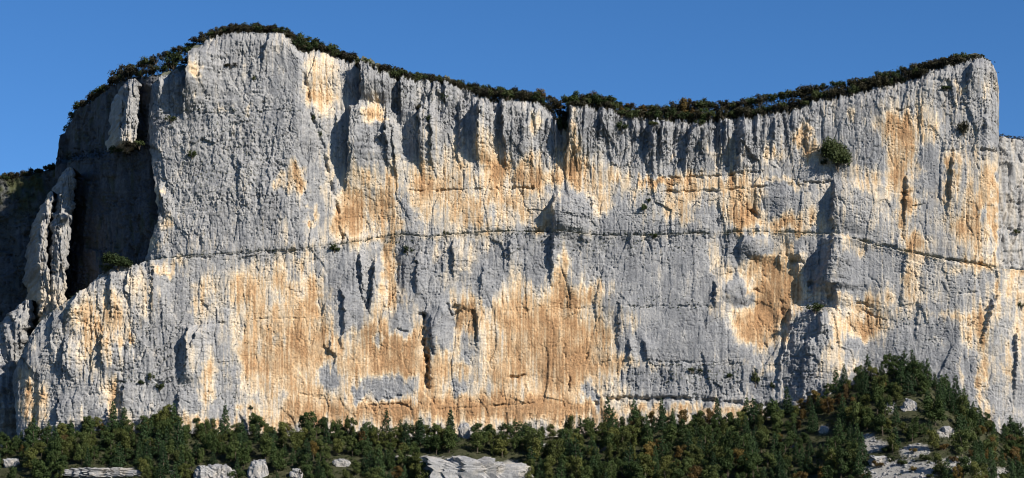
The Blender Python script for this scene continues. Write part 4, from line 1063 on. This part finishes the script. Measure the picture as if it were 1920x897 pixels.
for k, (u, v, w, h, lab, nm) in enumerate(WALLBUSH):
    p = P(u, v + h * .35, float(nm[1:])) if nm[0] == '@' else surf_point(nm, u, v + h * .35)
    kind = 'scrub' if 'brown' in lab or 'dark' in lab and k % 3 == 0 else 'green'
    o = link("wall_bush", DENSE if w > 25 else BUSH[kind][k % 4])
    r = w * .4; o.location = (p[0], p[1] - r * .25, p[2] - .1); o.scale = (r, max(r * .7, .8), h * .4 / 1.25); o.rotation_euler = (0, 0, 0.35 * (k % 5 - 2))
    tag(o, lab, "bush", "bushes growing on the cliff face")

# grass and tiny plants in the cracks: countless
def build_tufts():
    qs = []; r2 = np.random.default_rng(97)
    for cx, cy, rx, ry, k in MOSSY + [(700, 452, 120, 5, 1), (1000, 438, 300, 5, 1.3), (1400, 440, 160, 4, 1), (270, 715, 70, 10, 1.2), (430, 725, 40, 50, .6), (160, 560, 110, 60, .7)]:
        n = int(min(260, 30 + rx * ry / 60) * k)
        for _ in range(n):
            u = cx + rx * r2.normal() * .6; v = cy + ry * r2.normal() * .6
            nm = "upper_cliff" if v < LEDGE(u) else "lower_cliff"
            if v < TOP(u) + 4 or (nm == "upper_cliff" and (u < 285 or u > 1868)) or u > 1915: continue
            p = surf_point(nm, u, v); s = 0.35 + 0.75 * r2.random() ** 2
            qs.append(leaves([(p[0], p[1] - .15, p[2]), (p[0] + s * r2.normal(), p[1] - .15, p[2] + .2)], [s, s * .8], 14, 0.26, r2, .8, .3))
    lines = [("upper_cliff", LEDGE, 290, 1868, 2.0), ("upper_cliff", lambda u: np.interp(u, [640, 920, 1235, 1430, 1560], [305, 354, 360, 350, 340]), 640, 1560, 7.0), ("lower_cliff", lambda u: np.interp(u, [1140, 1350, 1480], [744, 748, 760]), 1140, 1480, 6.0),
             ("lower_cliff", lambda u: u * 0 + 577, 1160, 1340, 3.0), ("lower_cliff", lambda u: u * 0 + 716, 200, 335, 4.0), ("upper_cliff", lambda u: u * 0 + 208, 300, 565, 4.0), ("lower_cliff", lambda u: u * 0 + 684, 1220, 1460, 2.5)]
    for nm, f, u0, u1, st in lines:
        for u in np.arange(u0, u1, st):
            if noise(np.array(u / 26.0), np.array(st), 331) < 0.0 or r2.random() < .35: continue
            uu = u + r2.normal() * 2; p = surf_point(nm, uu, float(f(uu)) - 1 + 2 * r2.random()); s = 0.35 + 0.8 * r2.random() ** 2
            qs.append(leaves([(p[0], p[1] - .3, p[2]), (p[0] + s * r2.normal(), p[1] - .3, p[2] + .2)], [s, s * .8], 16, 0.26, r2, .8, .3))
    ob = link("ledge_plants", cloud_mesh("ledge_plants", np.concatenate(qs), LEAF['green']))
    tag(ob, "tufts of grass and tiny plants in the cracks of the cliff", "plants", kind="stuff")
build_tufts()
print("T build_tufts", round(time.time()-T0,1))

# loose stones of the scree and round the outcrops: countless
def build_stones():
    r2 = np.random.default_rng(99); V = []; F = []
    N = 16000
    xs = r2.uniform(-420, 430, N); xs[: N // 2] = r2.uniform(230, 400, N // 2); ys = YF - r2.random(N) * 170; zs = ground_z(xs, ys)
    us, vs = UV(np.stack([xs, ys, zs], -1)); sc = scree_of(us, vs)
    cube = np.array([(-1, -1, -1), (1, -1, -1), (1, 1, -1), (-1, 1, -1), (-1, -1, 1), (1, -1, 1), (1, 1, 1), (-1, 1, 1)], float)
    cf = np.array([(0, 3, 2, 1), (4, 5, 6, 7), (0, 1, 5, 4), (1, 2, 6, 5), (2, 3, 7, 6), (3, 0, 4, 7)])
    for x, y, z, c, u, v in zip(xs, ys, zs, sc, us, vs):
        if c < 0.25 or v > 915: continue
        r = 0.22 + 0.9 * r2.random() ** 4
        a = r2.random() * 6.28; m = np.array([[math.cos(a), -math.sin(a), 0], [math.sin(a), math.cos(a), 0], [0, 0, 1]])
        q = (cube * (0.65 + .5 * r2.random((8, 1))) * r * np.array([1, .8, .7])) @ m.T + np.array([x, y, z + r * .25])
        F.append(cf + 8 * len(V)); V.append(q)
    ob = link("scree_stones", mesh_from("scree_stones", np.concatenate(V), np.concatenate(F), ROCK_PALE))
    tag(ob, "loose pale stones scattered over the scree and bare patches", "stones", kind="stuff")
build_stones()

# low shrubs dotted over the scree
for k, (u, v, w) in enumerate([(1645, 872, 14), (1668, 862, 12), (1690, 868, 14), (1712, 880, 10), (1735, 858, 14), (1760, 884, 16), (1790, 862, 14), (1815, 880, 12), (1840, 872, 14), (1712, 846, 10), (1680, 838, 12), (1660, 845, 10), (1770, 840, 14), (1880, 893, 12), (1745, 893, 10), (1625, 893, 12)]):
    p = on_ground(u, v + w * .4)
    o = link("scree_shrub", BUSH['green' if k % 3 else 'autumn'][k % 4]); r = w * .4 * .8
    o.location = p; o.scale = (r, r, r * .8); o.rotation_euler = (0, 0, k * 1.3)
    tag(o, "low shrub on the pale scree, %s counted from the left" % ORD[sorted([1645, 1668, 1690, 1712, 1735, 1760, 1790, 1815, 1840, 1711.5, 1680, 1660, 1770, 1880, 1745, 1625]).index(u if k != 9 else 1711.5)], "shrub", "shrubs on the scree")
print("time", time.time() - T0); print("count", count, len(bpy.data.objects), sum(len(m.polygons) for m in bpy.data.meshes))
